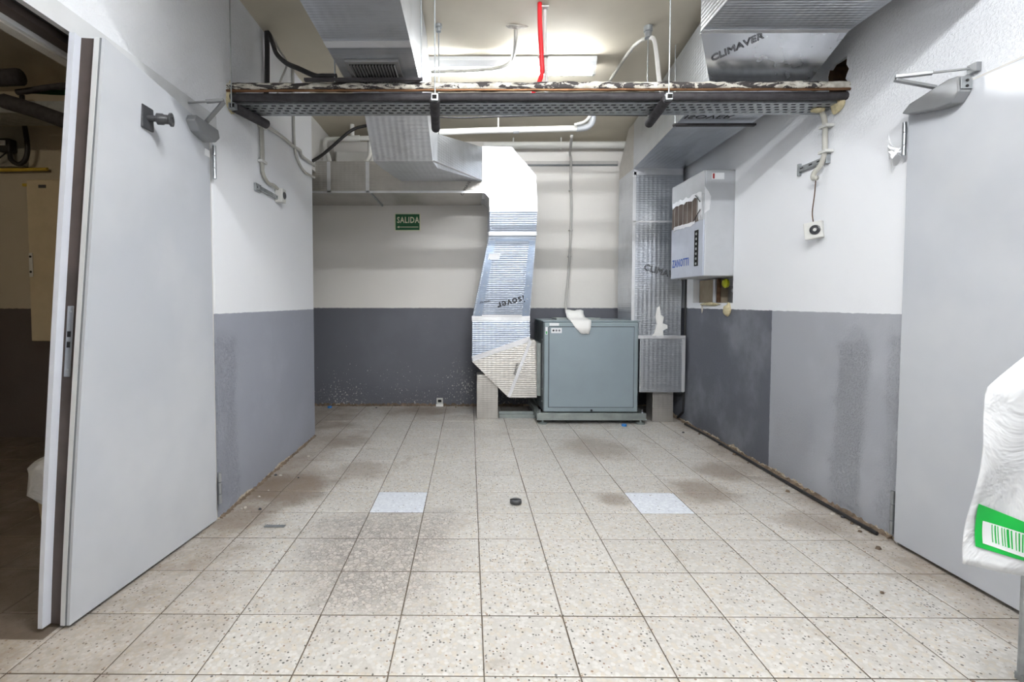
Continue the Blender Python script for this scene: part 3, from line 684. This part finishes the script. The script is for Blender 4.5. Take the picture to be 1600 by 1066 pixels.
# black cable on the floor along the right wall
o = MB().tube(curve([(2.03, 2.45, .012), (2.025, 2.9, .012), (2.03, 3.3, .012), (2.035, 3.7, .014), (2.05, 4.2, .012), (2.04, 4.68, .012)]), .010, 8).build('floor_cable', 'black_cable'); tag(o, 'black cable lying on the floor along the foot of the right wall', 'cable')

# ------------------------------------------------------------------ cable tray, pipes and their supports
tr = thing('cable_tray', 'perforated galvanised cable tray crossing the corridor below the ceiling', 'cable tray', (.37, 2.92, 2.27))
m = MB(); ty0, ty1, tz = 2.835, 3.005, 2.272; rows = [(2.846, 2.862), (2.883, 2.899), (2.920, 2.936), (2.957, 2.973)]
ed = [ty0] + [v for r in rows for v in r] + [ty1]; xa, xb = XL+.005, XR-.005
for i in range(0, len(ed), 2): m.box(xa, xb, ed[i], ed[i+1], tz, tz+.0015)
pitch = .048
for ri, (a, c) in enumerate(rows):
    x = xa+(.024 if ri % 2 else 0)
    while x < xb-.02: m.box(x, x+.020, a, c, tz, tz+.0015); x += pitch
m.build('perforated_base', 'zinc', tr)
B(xa, xb, ty0-.0015, ty0, tz, tz+.05).build('side_rail', 'zinc', tr); B(xa, xb, ty1, ty1+.0015, tz, tz+.05).build('side_rail', 'zinc', tr)
for k, (y, r) in enumerate(((2.87, .014), (2.90, .011), (2.935, .016), (2.97, .012))):  # unseen cables added above the base so its slots read dark
    o = MB().tube(curve([(xa, y, tz+.004+r), (0, y+.006, tz+.004+r), (1, y-.004, tz+.004+r), (xb, y, tz+.004+r)], 4), r, 8).build('slot_fill_cable', 'black_cable')
    tag(o, 'added black cable inside the perforated cable tray, darkening its slots', 'cable', 'added cables in the tray')
def wavy(x0, x1, y, z, amp, n=60, seed=1):
    r = random.Random(seed); return [(x0+(x1-x0)*i/n, y+r.uniform(-amp, amp), z+r.uniform(-amp, amp)) for i in range(n+1)]
r_ = random.Random(11); n_ = 90
pth = wavy(XL-.02, XR+.10, 2.80, 2.352, .0015, n_, 2)
o = MB().tube(pth, [.024+r_.uniform(-.003, .003) for _ in pth], 12).build('lagged_pipe', 'lagging_peeling', smooth=True); tag(o, 'dark pipe with peeling white lagging along the front of the cable tray', 'pipe')
o = MB().tube(wavy(XL-.02, XR+.10, 2.808, 2.300, .001, 60, 5), .022, 12).build('insulated_pipe', 'foam_dark', smooth=True); tag(o, 'black foam-insulated pipe below the peeling pipe at the tray', 'pipe')
o = MB().tube(wavy(XL-.02, XR+.10, 2.781, 2.3265, .0012, 60, 8), .0075, 8).build('copper_pipe', 'copper', smooth=True); tag(o, 'thin bare copper pipe between the two dark pipes at the tray', 'pipe')
def arm(p, q, label, rods):
    t = thing('tray_support', label, 'support', ((p[0]+q[0])/2, (p[1]+q[1])/2, 2.24))
    MB().tube([p, Vector(p).lerp(Vector(q), .5), q], .027, 14).build('foam_sleeve', 'foam_dark', t, smooth='auto')
    d = (Vector(q)-Vector(p)).normalized(); a = Vector(p)-d*.03
    MB().beam(a, Vector(p)+d*.04, .034, .034).build('strut_end', 'zinc', t)
    B(p[0]-.012, p[0]+.012, p[1]-.034, p[1]-.030, p[2]-.010, p[2]+.010).build('strut_mouth', 'black_void', t)
    for x, y in rods:
        rd = MB().tube([(x, y, p[2]-.01), (x, y, HC-.03)], .0035, 8).build('rod', 'zinc', t)
        MB().lathe((x, y, HC-.002), (0,0,-1), [(.022,0),(.022,.018),(.012,.022),(.016,.024),(.016,.045),(.006,.048)], 14).build('ceiling_anchor', 'zinc', rd, smooth='auto')
    return t
arm((-.185, 2.69, 2.243), (-.21, 3.14, 2.243), 'foam-sleeved tray support hung on two rods beside the left ceiling duct', [(-.183, 2.675), (-.196, 3.22)])
arm((1.05, 2.69, 2.243), (1.085, 3.06, 2.243), 'slanting foam-sleeved tray support hung on a rod near the right duct', [(1.052, 2.68)])
arm((-1.305, 2.80, 2.243), (-1.235, 3.06, 2.243), 'foam-sleeved tray support at the left wall', [(-1.305, 2.762)])
lump('wall_foam', (-1.338, 2.83, 2.31), .07, 'foam_yellow', 'stained foam where the pipes enter the left wall', 'foam', 21, (.25, .9, 1.3))
lump('wall_foam', (2.066, 2.86, 2.27), .05, 'foam_yellow', 'yellow foam under the pipe ends at the right wall', 'foam', 22, (.5, 1.0, .9))
lump('wall_foam', (2.00, 2.92, 2.265), .03, 'foam_yellow', 'crust of yellow foam on the right end of the cable tray', 'foam', 23, (1.6, 1.1, .4))
# ragged rim of the hole in the right wall
m = MB(); rr = random.Random(5); n = 22; inn = []; outr = []
for k in range(n):
    a = 2*math.pi*k/n; e = 1/max(abs(math.cos(a))/.085, abs(math.sin(a))/.125)
    inn.append((2.875+math.cos(a)*e*rr.uniform(.75, .98), 2.42+math.sin(a)*e*rr.uniform(.75, .98))); outr.append((2.875+math.cos(a)*e*rr.uniform(1.12, 1.3), 2.42+math.sin(a)*e*rr.uniform(1.1, 1.2)))
m.rings([[(2.10, y, z) for y, z in inn], [(2.076, y+.004*rr.uniform(-1,1), z) for y, z in inn], [(2.0795, y, z) for y, z in outr]], caps=False)
m.build('broken_plaster_rim', 'paint_right', wr)
o = B(2.225, 2.238, 2.80, 2.95, 2.31, 2.53).box(2.082, 2.225, 2.945, 2.958, 2.31, 2.53).box(2.082, 2.225, 2.80, 2.945, 2.522, 2.535).build('rough_brick_core', 'hole_brown', wr)

# ------------------------------------------------------------------ conduits and cables overhead
def run_(name, pts, r, mat, label, cat, k=6, n=10, clips=()):
    t = thing(name, label, cat, pts[0]) if clips else None
    o = MB().tube(curve(pts, k), r, n).build('pipe_run' if clips else name, mat, t, smooth=True)
    for c, half in clips: MB().obox(c, (half[0],0,0), (0,half[1],0), (0,0,half[2])).build('clip', mat, t, bevel=.002)
    return t or tag(o, label, cat)
run_('red_cable', [(.412, 3.0, HC), (.414, 3.0, 2.8), (.425, 3.0, 2.6), (.428, 3.0, 2.52), (.41, 2.99, 2.46), (.375, 2.95, 2.40), (.36, 2.93, 2.30)], .014, 'red_cable', 'bright red cable hanging from the ceiling to the cable tray', 'cable')
run_('white_conduit', [(.447, 3.03, HC), (.447, 3.03, 2.7), (.458, 3.03, 2.5), (.458, 3.02, 2.30)], .0115, 'cable_grey', 'white conduit strapped beside the red cable', 'conduit', clips=[((.435, 3.01, 2.90), (.03,.018,.004)), ((.436, 3.01, 2.62), (.03,.018,.003))])
run_('ceiling_conduit', [(.298, 3.28, HC-.005), (.298, 3.30, 2.86), (.298, 3.42, 2.84), (.28, 3.56, 2.84), (.20, 3.64, 2.84), (.0, 3.655, 2.83), (-.28, 3.65, 2.82)], .013, 'conduit_grey', 'grey conduit bent along the ceiling in front of the lit tube', 'conduit')
lump('plaster_patch', (.30, 3.25, HC), .035, 'rubble', 'rough plaster hole in the ceiling where a grey conduit ends', 'plaster', 31, (2.2, .9, .15))
fk = thing('ceiling_fork_conduit', 'pair of grey conduits forking from a clamp on the ceiling by the right duct', 'conduit', (1.14, 3.27, HC))
MB().lathe((1.138, 3.25, HC-.002), (0,0,-1), [(.028,0),(.028,.03),(.018,.035),(.022,.04),(.022,.07),(.01,.075)], 14).build('clamp', 'zinc', fk, smooth='auto')
MB().tube(curve([(1.128, 3.27, 2.85), (1.115, 3.30, 2.86), (1.10, 3.44, 2.88), (1.10, 3.7, 2.895), (1.105, 4.0, 2.905)]), .012, 10).build('rear_branch', 'conduit_grey', fk, smooth=True)
MB().tube(curve([(1.15, 3.25, 2.85), (1.165, 3.22, 2.82), (1.165, 3.17, 2.7), (1.16, 3.10, 2.5), (1.155, 3.0, 2.32)]), .013, 10).build('down_branch', 'cable_grey', fk, smooth=True)
MB().tube([(1.138, 3.25, 2.85), (1.12, 3.2, 2.6), (1.10, 3.1, 2.30)], .003, 6).build('rod', 'zinc', fk)
bc = thing('black_cable', 'thick black cable looping from the left wall under the left ceiling duct', 'cable', (-1.3, 3.3, 2.9))
MB().tube(curve([(-1.31, 3.28, 2.91), (-1.295, 3.28, 2.89), (-1.25, 3.22, 2.80), (-1.18, 3.1, 2.68), (-1.08, 2.98, 2.57), (-.97, 2.88, 2.49), (-.86, 2.81, 2.42), (-.80, 2.775, 2.402), (-.728, 2.765, 2.397)]), .014, 10).build('loop', 'black_cable', bc, smooth=True)
MB().tube(curve([(-1.312, 3.28, 2.91), (-1.312, 3.28, 2.75), (-1.315, 3.26, 2.5), (-1.31, 3.1, 2.33)]), .016, 10).build('drop', 'black_cable', bc, smooth=True)
MB().tube(curve([(-1.29, 3.29, 2.90), (-1.20, 3.2, 2.75), (-1.12, 3.1, 2.62), (-1.17, 3.12, 2.52), (-1.2, 3.1, 2.35)]), .006, 8).build('thin_wire', 'cable_grey', bc, smooth=True)
# wall conduits on the left wall
lc = thing('wall_conduit', 'grey conduit with clip running down the left wall to the small white sensor', 'conduit', (-1.32, 3.2, 2.3))
MB().tube(curve([(-1.322, 3.19, 2.32), (-1.322, 3.195, 2.15), (-1.322, 3.20, 2.03), (-1.322, 3.22, 1.975), (-1.322, 3.30, 1.945), (-1.322, 3.38, 1.95), (-1.318, 3.44, 1.94)]), .011, 10).build('pipe_run', 'conduit_grey', lc, smooth=True)
MB().tube(curve([(-1.327, 3.225, 2.32), (-1.327, 3.235, 2.10), (-1.327, 3.22, 1.99)]), .008, 8).build('second_run', 'cable_grey', lc, smooth=True)
for z in (2.27, 2.05): B(-1.338, -1.308, 3.17, 3.25, z, z+.016).build('clip', 'pale_plastic', lc, bevel=.002)
sb = thing('wall_sensor', 'small white sensor box on a perforated bracket, left wall', 'sensor', (-1.33, 3.35, 1.91))
B(-1.339, -1.325, 3.11, 3.19, 1.855, 1.905).build('bracket_plate', 'zinc', sb, bevel=.002)
B(-1.3245, -1.315, 3.14, 3.47, 1.868, 1.892).build('bracket_arm', 'zinc', sb)
bx = B(-1.338, -1.285, 3.44, 3.51, 1.85, 1.945).build('box', 'pale_plastic', sb, bevel=.004)
MB().lathe((-1.285, 3.475, 1.90), (1,.0,0), [(.026,0),(.022,.006),(.010,.004)], 16).build('dark_lens', 'dark_plastic', bx)
for y in (3.13, 3.165, 3.42): MB().lathe((-1.3148 if y > 3.2 else -1.3249, y, 1.88), (1,0,0), [(.006,0),(.006,.001)], 10).build('screw', 'rubber', sb)
lc2 = thing('wall_cable_pair', 'two pale cables sagging along the left wall towards the corner', 'cable', (-1.32, 3.6, 2.35))
MB().tube(curve([(-1.325, 3.27, 2.31), (-1.325, 3.55, 2.33), (-1.325, 3.80, 2.335), (-1.325, 3.93, 2.345), (-1.325, 3.98, 2.315), (-1.325, 4.27, 2.33), (-1.33, 4.30, 2.33)]), .012, 10).build('upper_cable', 'cable_grey', lc2, smooth=True)
MB().tube(curve([(-1.327, 3.80, HC-.01), (-1.327, 3.80, 2.5), (-1.327, 3.82, 2.33), (-1.327, 3.90, 2.25), (-1.327, 4.05, 2.21), (-1.327, 4.29, 2.225)]), .010, 10).build('lower_cable', 'cable_grey', lc2, smooth=True)
# pipes near the back
pv = thing('pvc_pipes', 'white plastic pipes with tee above the back duct on the left', 'pipe', (-1.2, 5.0, 2.8))
MB().tube([(-1.42, 5.0, 2.775), (-.70, 5.0, 2.795)], .024, 14).build('crosspipe', 'pvc_white', pv, smooth='auto')
MB().tube([(-1.165, 5.0, 2.79), (-1.165, 5.0, HC)], .022, 14).build('riser', 'pvc_white', pv, smooth='auto')
MB().tube([(-1.24, 5.0, 2.781), (-1.09, 5.0, 2.785)], .031, 14).build('tee', 'pvc_white', pv, smooth='auto')
MB().tube(curve([(-1.41, 5.0, 2.775), (-1.43, 5.0, 2.76), (-1.435, 5.0, 2.70), (-1.40, 5.0, 2.60), (-1.385, 5.0, 2.525)]), .022, 12).build('elbow_drop', 'pvc_white', pv, smooth=True)
MB().tube(curve([(-1.0, 5.06, 2.79), (-1.0, 5.06, 2.66), (-1.02, 5.06, 2.60), (-1.08, 5.06, 2.53)]), .024, 12).build('second_drop', 'pvc_white', pv, smooth=True)
B(-1.40, -1.02, 5.28, YB-.002, 2.55, 2.74).build('boxed_duct', 'pvc_white', pv, bevel=.004)
run_('dark_hose', [(-.85, 4.95, 2.90), (-1.05, 4.95, 2.885), (-1.17, 4.93, 2.83), (-1.30, 4.85, 2.68), (-1.40, 4.70, 2.52), (-1.46, 4.5, 2.40), (-1.50, 4.4, 2.36)], .015, 'black_cable', 'dark hose slanting down to the far left corner above the back duct', 'hose')
wp = thing('white_pipe', 'white pipe with elbow slung under the ceiling behind the tray', 'pipe', (.4, 4.4, 2.68))
MB().tube(curve([(-.50, 4.40, 2.635), (.1, 4.40, 2.655), (.6, 4.4, 2.665), (.93, 4.4, 2.672)], 3), .026, 14).build('main_pipe', 'pvc_white', wp, smooth='auto')
MB().tube(curve([(.93, 4.4, 2.672), (1.02, 4.4, 2.685), (1.065, 4.4, 2.73), (1.07, 4.4, 2.80)]), .029, 14).build('elbow', 'unit_grey', wp, smooth=True)
MB().tube(curve([(1.06, 4.4, HC), (1.06, 4.38, 2.82), (1.0, 4.35, 2.72), (.90, 4.33, 2.68)]), .012, 10).build('side_hose', 'pvc_white', wp, smooth=True)
MB().tube([(.25, 4.4, 2.66), (.25, 4.4, HC)], .006, 8).build('hanger_rod', 'pvc_white', wp)
MB().tube([(.38, 4.4, 2.657), (.43, 4.4, 2.659)], .029, 14).build('sleeve', 'unit_grey', wp)
run_('dark_cable', [(-.45, 4.05, 2.66), (-.1, 4.05, 2.64), (.3, 4.05, 2.65), (.9, 4.05, 2.66), (1.42, 4.05, 2.655)], .007, 'black_cable', 'thin dark cable stretched above the white pipe behind the tray', 'cable')
t = thing('trunking_pipe', 'straight white pipe along the top of the back wall', 'pipe', (1.0, 5.4, 2.84))
MB().tube([(.15, 5.42, 2.845), (1.75, 5.42, 2.845)], .036, 14).build('pipe_run', 'pvc_white', t, smooth='auto')
for x in (.98, .47): MB().tube([(x, 5.42, 2.80), (x, 5.40, HC)], .008, 8).build('clip', 'pvc_white', t)
t = thing('wall_trunking', 'narrow grey trunking across the upper back wall', 'trunking', (1.2, 5.5, 2.67))
B(.56, 1.62, YB-.03, YB-.001, 2.665, 2.70).build('channel', 'cable_grey', t, bevel=.002); B(.56, 1.62, YB-.022, YB-.001, 2.652, 2.6645).build('shadow_gap', 'grey_edge', t)
run_('drop_conduit', [(.90, 4.45, 2.63), (.98, 4.9, 2.66), (1.07, 5.38, 2.75), (1.10, 5.47, 2.70), (1.103, 5.49, 2.50), (1.115, 5.50, 2.2), (1.11, 5.50, 1.9), (1.095, 5.49, 1.6), (1.08, 5.48, 1.4), (1.05, 5.42, 1.2), (1.04, 5.34, 1.06), (1.05, 5.24, 1.018)], .013, 'cable_grey', 'pale flexible conduit hanging down the back wall to the cabinet top', 'conduit',
     clips=[((1.107, 5.50, 2.38), (.02,.02,.006)), ((1.112, 5.505, 1.95), (.02,.02,.006)), ((1.098, 5.50, 1.66), (.02,.02,.006))])

# exit sign
sg = thing('exit_sign', 'green exit sign reading SALIDA with a left arrow on the back wall', 'sign', (-.68, YB, 2.04))
sx0, sx1, sz0, sz1 = -.825, -.542, 1.946, 2.138
B(sx0, sx1, YB-.006, YB-.001, sz0, sz1).build('board', 'sign_cream', sg); B(sx0+.009, sx1-.009, YB-.0075, YB-.0061, sz0+.009, sz1-.009).build('green_field', 'sign_green', sg)
text('word', 'SALIDA', .092, ((sx0+sx1)/2+.006, YB-.0085, 2.062), (1,0,0), (0,0,1), 'sign_cream', sg, .74, bold=.002)
m = MB(); m.prism_y([(-.565, 1.985), (-.565, 1.991), (-.775, 1.991), (-.775, 2.001), (-.80, 1.988), (-.775, 1.975), (-.775, 1.985)], YB-.009, YB-.0076); m.build('arrow', 'sign_cream', sg)

# right wall conduit, bracket, siren
rc = thing('wall_conduit', 'grey conduit coming off the tray down the right wall to a bracket', 'conduit', (2.05, 2.95, 2.3))
MB().tube(curve([(1.90, 2.93, 2.32), (1.97, 2.93, 2.315), (2.03, 2.935, 2.27), (2.05, 2.93, 2.20), (2.05, 2.925, 2.10), (2.05, 2.925, 2.02), (2.045, 2.95, 1.96), (2.035, 2.985, 1.925), (2.03, 2.985, 1.895), (2.035, 2.96, 1.89)]), .014, 12).build('pipe_run', 'conduit_grey', rc, smooth=True)
for z in (2.175, 2.03): B(2.03, 2.079, 2.89, 2.955, z-.008, z+.008).build('clip', 'pale_plastic', rc, bevel=.002)
br = thing('wall_bracket', 'small zinc strut bracket on the right wall behind the conduit', 'bracket', (2.07, 3.05, 1.98))
B(2.062, 2.079, 3.165, 3.185, 1.955, 2.03).build('end_plate', 'zinc', br, bevel=.002); ba = B(2.055, 2.072, 2.93, 3.1645, 1.978, 2.006).build('arm', 'zinc', br)
B(2.055, 2.079, 2.915, 2.93, 1.965, 2.02).build('end_plate', 'zinc', br, bevel=.002)
for y in (3.13, 3.05, 2.98): B(2.0535, 2.0549, y-.014, y+.014, 1.988, 1.996).build('slot', 'rubber', ba)
run_('thin_wire', [(2.035, 2.97, 1.89), (2.04, 2.985, 1.80), (2.04, 3.0, 1.70), (2.04, 2.99, 1.64)], .003, 'hole_brown', 'thin reddish wire dangling from the conduit to the siren', 'wire')
sn = thing('siren', 'small square white siren hanging by a wire on the right wall', 'siren', (2.06, 2.99, 1.59))
ca, sa = math.cos(math.radians(38)), math.sin(math.radians(38)); nx = Vector((-ca, -sa, 0)); rt_ = Vector((sa, -ca, 0)); upv = (Vector((0,0,1))+rt_*-.12).normalized(); rt_ = (rt_+Vector((0,0,.12))).normalized()
c = Vector((2.043, 2.985, 1.588)); bx = MB().obox(c, rt_*.048, upv*.05, nx*.02).build('box', 'pale_plastic', sn, bevel=.006)
MB().lathe(c+nx*.0205+rt_*.012, nx, [(.028,0),(.028,.006),(.022,.008),(.020,.004),(.017,.004),(.015,.008),(.011,.009),(.009,.005)], 20).build('horn_ring', 'dark_plastic', bx, smooth='auto')
MB().lathe(c+nx*.0265+rt_*.012, nx, [(.009,0),(.009,.002)], 14).build('horn_centre', 'pale_plastic', bx)

# ------------------------------------------------------------------ floor bits
pk = thing('floor_plug', 'small round black rubber plug lying on the tiles in mid floor', 'plug', (.269, 2.833, 0))
MB().lathe((.269, 2.833, 0), (0,0,1), [(.030,.001),(.034,.006),(.034,.018),(.028,.024),(.012,.024),(.010,.016)], 18).build('disc', 'dark_plastic', pk, smooth='auto')
B(.235, .30, 2.829, 2.836, .0242, .0265).build('bar', 'rubber', pk)
o = B(-1.06, -.955, 2.515, 2.54, .001, .004).build('metal_strip', 'zinc'); tag(o, 'thin grey metal strip lying flat on the tiles at left', 'strip')
t = thing('broken_socket', 'broken white socket at the foot of the back wall left of the duct', 'socket', (-.33, YB, .05))
B(-.365, -.295, YB-.03, YB-.001, .03, .09).build('box', 'pale_plastic', t, bevel=.004); B(-.35, -.31, YB-.032, YB-.0301, .045, .075).build('mouth', 'black_void', t); B(-.37, -.29, YB-.05, YB-.02, .001, .028).build('fallen_cover', 'paper', t)
rr = random.Random(12); spots = []
for k in range(34):
    u = rr.random()
    wh = 'at the foot of the right wall' if u < .45 else 'at the foot of the left wall' if u < .7 else 'at the foot of the back wall' if u < .9 else 'out on the open floor'
    if u < .45: x, y = XR-.03-abs(rr.gauss(0, .07)), rr.uniform(2.3, 4.4)
    elif u < .7: x, y = XL+.03+abs(rr.gauss(0, .07)), rr.uniform(2.7, 4.2)
    elif u < .9: x, y = rr.uniform(-1.7, 0), YB-.06-abs(rr.gauss(0, .06))
    else: x, y = rr.uniform(-1, 1.8), rr.uniform(1.7, 4)
    spots.append((x, y, wh))
for k, (x, y, wh) in enumerate(spots):
    r = rr.uniform(.006, .016); m = MB(); n = 6
    m.rings([[(x+r*rr.uniform(.7,1.2)*math.cos(2*math.pi*j/n), y+r*rr.uniform(.6,1)*math.sin(2*math.pi*j/n), .0012) for j in range(n)], [(x+.6*r*math.cos(2*math.pi*j/n), y+.6*r*math.sin(2*math.pi*j/n), .002+r*.6) for j in range(n)]])
    o = m.build('crumb', rr.choice(['rubble', 'rubble', 'grime', 'dark_plastic'])); tag(o, 'small crumb of plaster or dirt on the tiles '+wh, 'crumb', 'crumbs '+wh)

# ------------------------------------------------------------------ plastic bag on a stand at the right edge
bs = thing('bag_stand', 'grey metal stand holding the white plastic bag at the right edge', 'stand', (1.72, 1.52, 0))
for x in (1.70, 1.99):
    MB().tube([(x, 1.50, .012), (x, 1.50, 1.20)], .011, 10).build('post', 'zinc', bs)
    MB().beam((x, 1.49, .012), (x, 1.75, .012), .022, .022).build('foot', 'zinc', bs) if x > 1.8 else MB().beam((1.69, 1.50, .012), (1.97, 1.50, .012), .022, .022).build('foot', 'zinc', bs)
MB().tube([(1.70, 1.50, 1.20), (1.70, 1.37, 1.20), (1.99, 1.37, 1.20), (1.99, 1.50, 1.20), (1.70, 1.50, 1.20)], .008, 8).build('ring', 'zinc', bs)
def bag_pt(u, v):           # u -1..1 across the front, v 0 bottom..1 top
    z = .395+.76*v
    # left edge of the hanging sheet
    if v < .70: xl = 1.368+.045*v/.7
    else: xl = 1.413+(v-.70)/.30*.22
    xr = 2.0-.06*v
    zz = z + (1-v)**3*(.045*(-u)-.0)*1.0
    s = (u+1)/2; x = xl+(xr-xl)*s
    y = 1.355+.03*math.cos(u*1.5)*-1+.014*math.sin(6*s+5*v)*(.3+v)+.008*math.sin(17*s-9*v+2)+.006*math.sin(11*v+3*s)-.05*math.exp(-((s-.30-.25*v)/.07)**2)*max(0, v-.35)*.35
    return Vector((x, y, zz))
bg = thing('plastic_bag', 'white plastic bag with a green print hanging at the right edge', 'bag', (1.65, 1.4, .4))
nu, nv = 40, 34; m = MB(); rs = []
for i in range(nv+1):
    v = i/nv; f = [bag_pt(-1+2*k/nu, v) for k in range(nu+1)]; th = .02+.06*math.sin(math.pi*min(1, v*1.0+.02))**.5
    bk = [Vector((p.x, p.y+th*math.sin(math.pi*k/nu)+.004, p.z)) for k, p in enumerate(f)][::-1]
    rs.append(f+bk)
m.rings(rs).build('sack', 'bag_plastic', bg, smooth=True)
def patch(name, corners, mat, par, off, nu=14, nv=8):
    m = MB(); rs = []
    for i in range(nv+1):
        b_ = i/nv; l = Vector(corners[0]).lerp(Vector(corners[3]), b_); r = Vector(corners[1]).lerp(Vector(corners[2]), b_)
        row = []
        for k in range(nu+1):
            q = l.lerp(r, k/nu); p = bag_pt(q.x, q.y); row.append(p+Vector((0,-off,0)))
        rs.append(row)
    return m.rings(rs, close=False).build(name, mat, par, smooth=True)
def uv(x, z):
    v = (z-.395)/.76; xl = 1.368+.045*v/.7; xr = 2.0-.06*v; u = 2*(x-xl)/(xr-xl)-1
    v = (z-(1-v)**3*.045*(-u)-.395)/.76; return (u, v, 0)
gp = patch('green_print', [uv(1.402, .486), uv(1.80, .36+.02), uv(1.80, .44), uv(1.400, .610)], 'bag_green', bg, .004)
wpn = patch('barcode_field', [uv(1.418, .497), uv(1.62, .436), uv(1.62, .505), uv(1.418, .560)], 'label_white', gp, .0055)
rr = random.Random(8); x = 1.438
while x < 1.60:
    wd = rr.choice([.002, .003, .005]); zt = .560-.055/.202*(x-1.418)*1.0; zb = .497-.061/.202*(x-1.418)
    patch('bar', [uv(x, zb+.012), uv(x+wd, zb+.012), uv(x+wd, zt-.003), uv(x, zt-.003)], 'bag_green', wpn, .0066, 1, 4); x += wd+rr.choice([.003, .004, .006])

# ------------------------------------------------------------------ the dim room behind the left doorway
eb = thing('electrical_cabinet', 'tall cream electrical cabinet on the wall of the dim side room', 'cabinet', (-3.4, 4.1, .84))
B(-3.50, -3.05, 3.95, 4.195, .845, 2.13).build('body', 'panel_cream', eb, bevel=.006); dr_ = B(-3.495, -3.055, 3.938, 3.9495, .85, 2.125).build('door', 'panel_cream', eb, bevel=.004)
B(-3.49, -3.462, 3.93, 3.9375, 1.36, 1.55).build('handle', 'pale_plastic', dr_, bevel=.003)
for z in (1.40, 1.52): MB().lathe((-3.476, 3.9299, z), (0,-1,0), [(.009,0),(.009,.003)], 10).build('lock', 'rubber', dr_)
B(-3.40, -3.34, 3.936, 3.9379, 2.06, 2.085).build('nameplate', 'dark_plastic', dr_)
bd = B(-4.4, -3.70, 4.165, 4.195, 2.29, 2.62).build('backboard', 'side_box'); tag(bd, 'pale grey backboard behind the black plug in the side room', 'board')
pl = thing('plug_box', 'black plug box with hanging cables in the dim side room', 'plug', (-3.80, 4.12, 2.42))
bx = B(-3.86, -3.76, 4.09, 4.164, 2.39, 2.50).build('box', 'black_cable', pl, bevel=.01); B(-3.855, -3.79, 4.084, 4.0895, 2.44, 2.48).build('label', 'label_white', bx)
MB().tube(curve([(-3.82, 4.12, 2.39), (-3.83, 4.10, 2.36), (-3.9, 4.10, 2.32), (-4.1, 4.10, 2.28)]), .006, 8).build('thin_lead', 'black_cable', pl, smooth=True)
MB().tube(curve([(-3.78, 4.12, 2.40), (-3.76, 4.1, 2.33), (-3.70, 4.1, 2.29), (-3.64, 4.1, 2.33), (-3.62, 4.1, 2.45), (-3.65, 4.1, 2.7), (-3.65, 4.1, 2.85)]), .018, 10).build('thick_lead', 'black_cable', pl, smooth=True)
o = MB().tube([(-4.8, 4.16, 2.245), (-3.51, 4.16, 2.265)], .014, 10).build('yellow_pipe', 'yellow_pipe', smooth='auto'); tag(o, 'upper yellow pipe along the wall of the dim side room', 'pipe', 'yellow pipes in the side room')
o = MB().tube([(-3.62, 4.05, 2.11), (-3.505, 4.05, 2.113)], .012, 10).build('yellow_pipe', 'yellow_pipe', smooth='auto'); tag(o, 'short yellow pipe stub beside the cream electrical cabinet', 'pipe', 'yellow pipes in the side room')
o = MB().tube(curve([(-4.6, 3.4, 2.62), (-3.6, 3.4, 2.66), (-3.05, 3.42, 2.69)]), .055, 12).build('dark_duct', 'foam_dark', smooth=True); tag(o, 'thick black insulated pipe under the ceiling of the side room', 'pipe')
t = thing('side_room_tray', 'grey cable tray hung across the dim side room', 'cable tray', (-3.6, 3.6, 2.5))
B(-4.8, -2.3, 3.55, 3.56, 2.50, 2.58).build('front_rail', 'zinc', t); B(-4.8, -2.3, 3.56, 3.80, 2.50, 2.505).build('base', 'zinc', t); B(-4.8, -2.3, 3.80, 3.81, 2.50, 2.58).build('rear_rail', 'zinc', t)
for k in range(4):
    o = MB().tube(curve([(-3.15, 3.5+.06*k, 2.62+.03*k), (-2.8, 3.5+.05*k, 2.66+.03*(k % 2)), (-2.3, 3.5+.06*k, 2.60+.05*k)]), .02, 8).build('bundle_pipe', 'foam_dark' if k != 2 else 'sign_green', smooth=True)
    tag(o, ('lowest', 'second', '', 'topmost')[k]+' dusty pipe of the bundle over the side room tray' if k != 2 else 'green pipe in the bundle over the side room tray', 'pipe', 'pipe bundle in the side room')
o = MB().tube(curve([(-3.15, 3.40, 2.52), (-2.95, 3.40, 2.46), (-2.65, 3.40, 2.36), (-2.3, 3.40, 2.30)]), .05, 10).build('sagging_hose', 'foam_dark', smooth=True); tag(o, 'thick dark hose sagging below the side room tray', 'hose')
bi = thing('waste_bin', 'pale waste bin with a white liner just inside the side room', 'bin', (-2.12, 2.55, 0))
MB().lathe((-2.12, 2.55, 0), (0,0,1), [(.09,.001),(.115,.24),(.11,.24),(.088,.01)], 22).build('bucket', 'panel_cream', bi, smooth='auto')
m = MB(); rs = []; rr = random.Random(2)
for i, (r, z) in enumerate(((.125, .16), (.14, .20), (.128, .27), (.135, .33), (.115, .36), (.075, .355))):
    rs.append([(-2.12+r*(1+.12*math.sin(3*a+i))*math.cos(a), 2.55+r*(1+.10*math.cos(4*a+i*2))*math.sin(a), z+.02*math.sin(2*a+i)) for a in [2*math.pi*k/24 for k in range(24)]])
m.rings(rs, caps=False).build('liner', 'bag_plastic', bi, smooth=True)
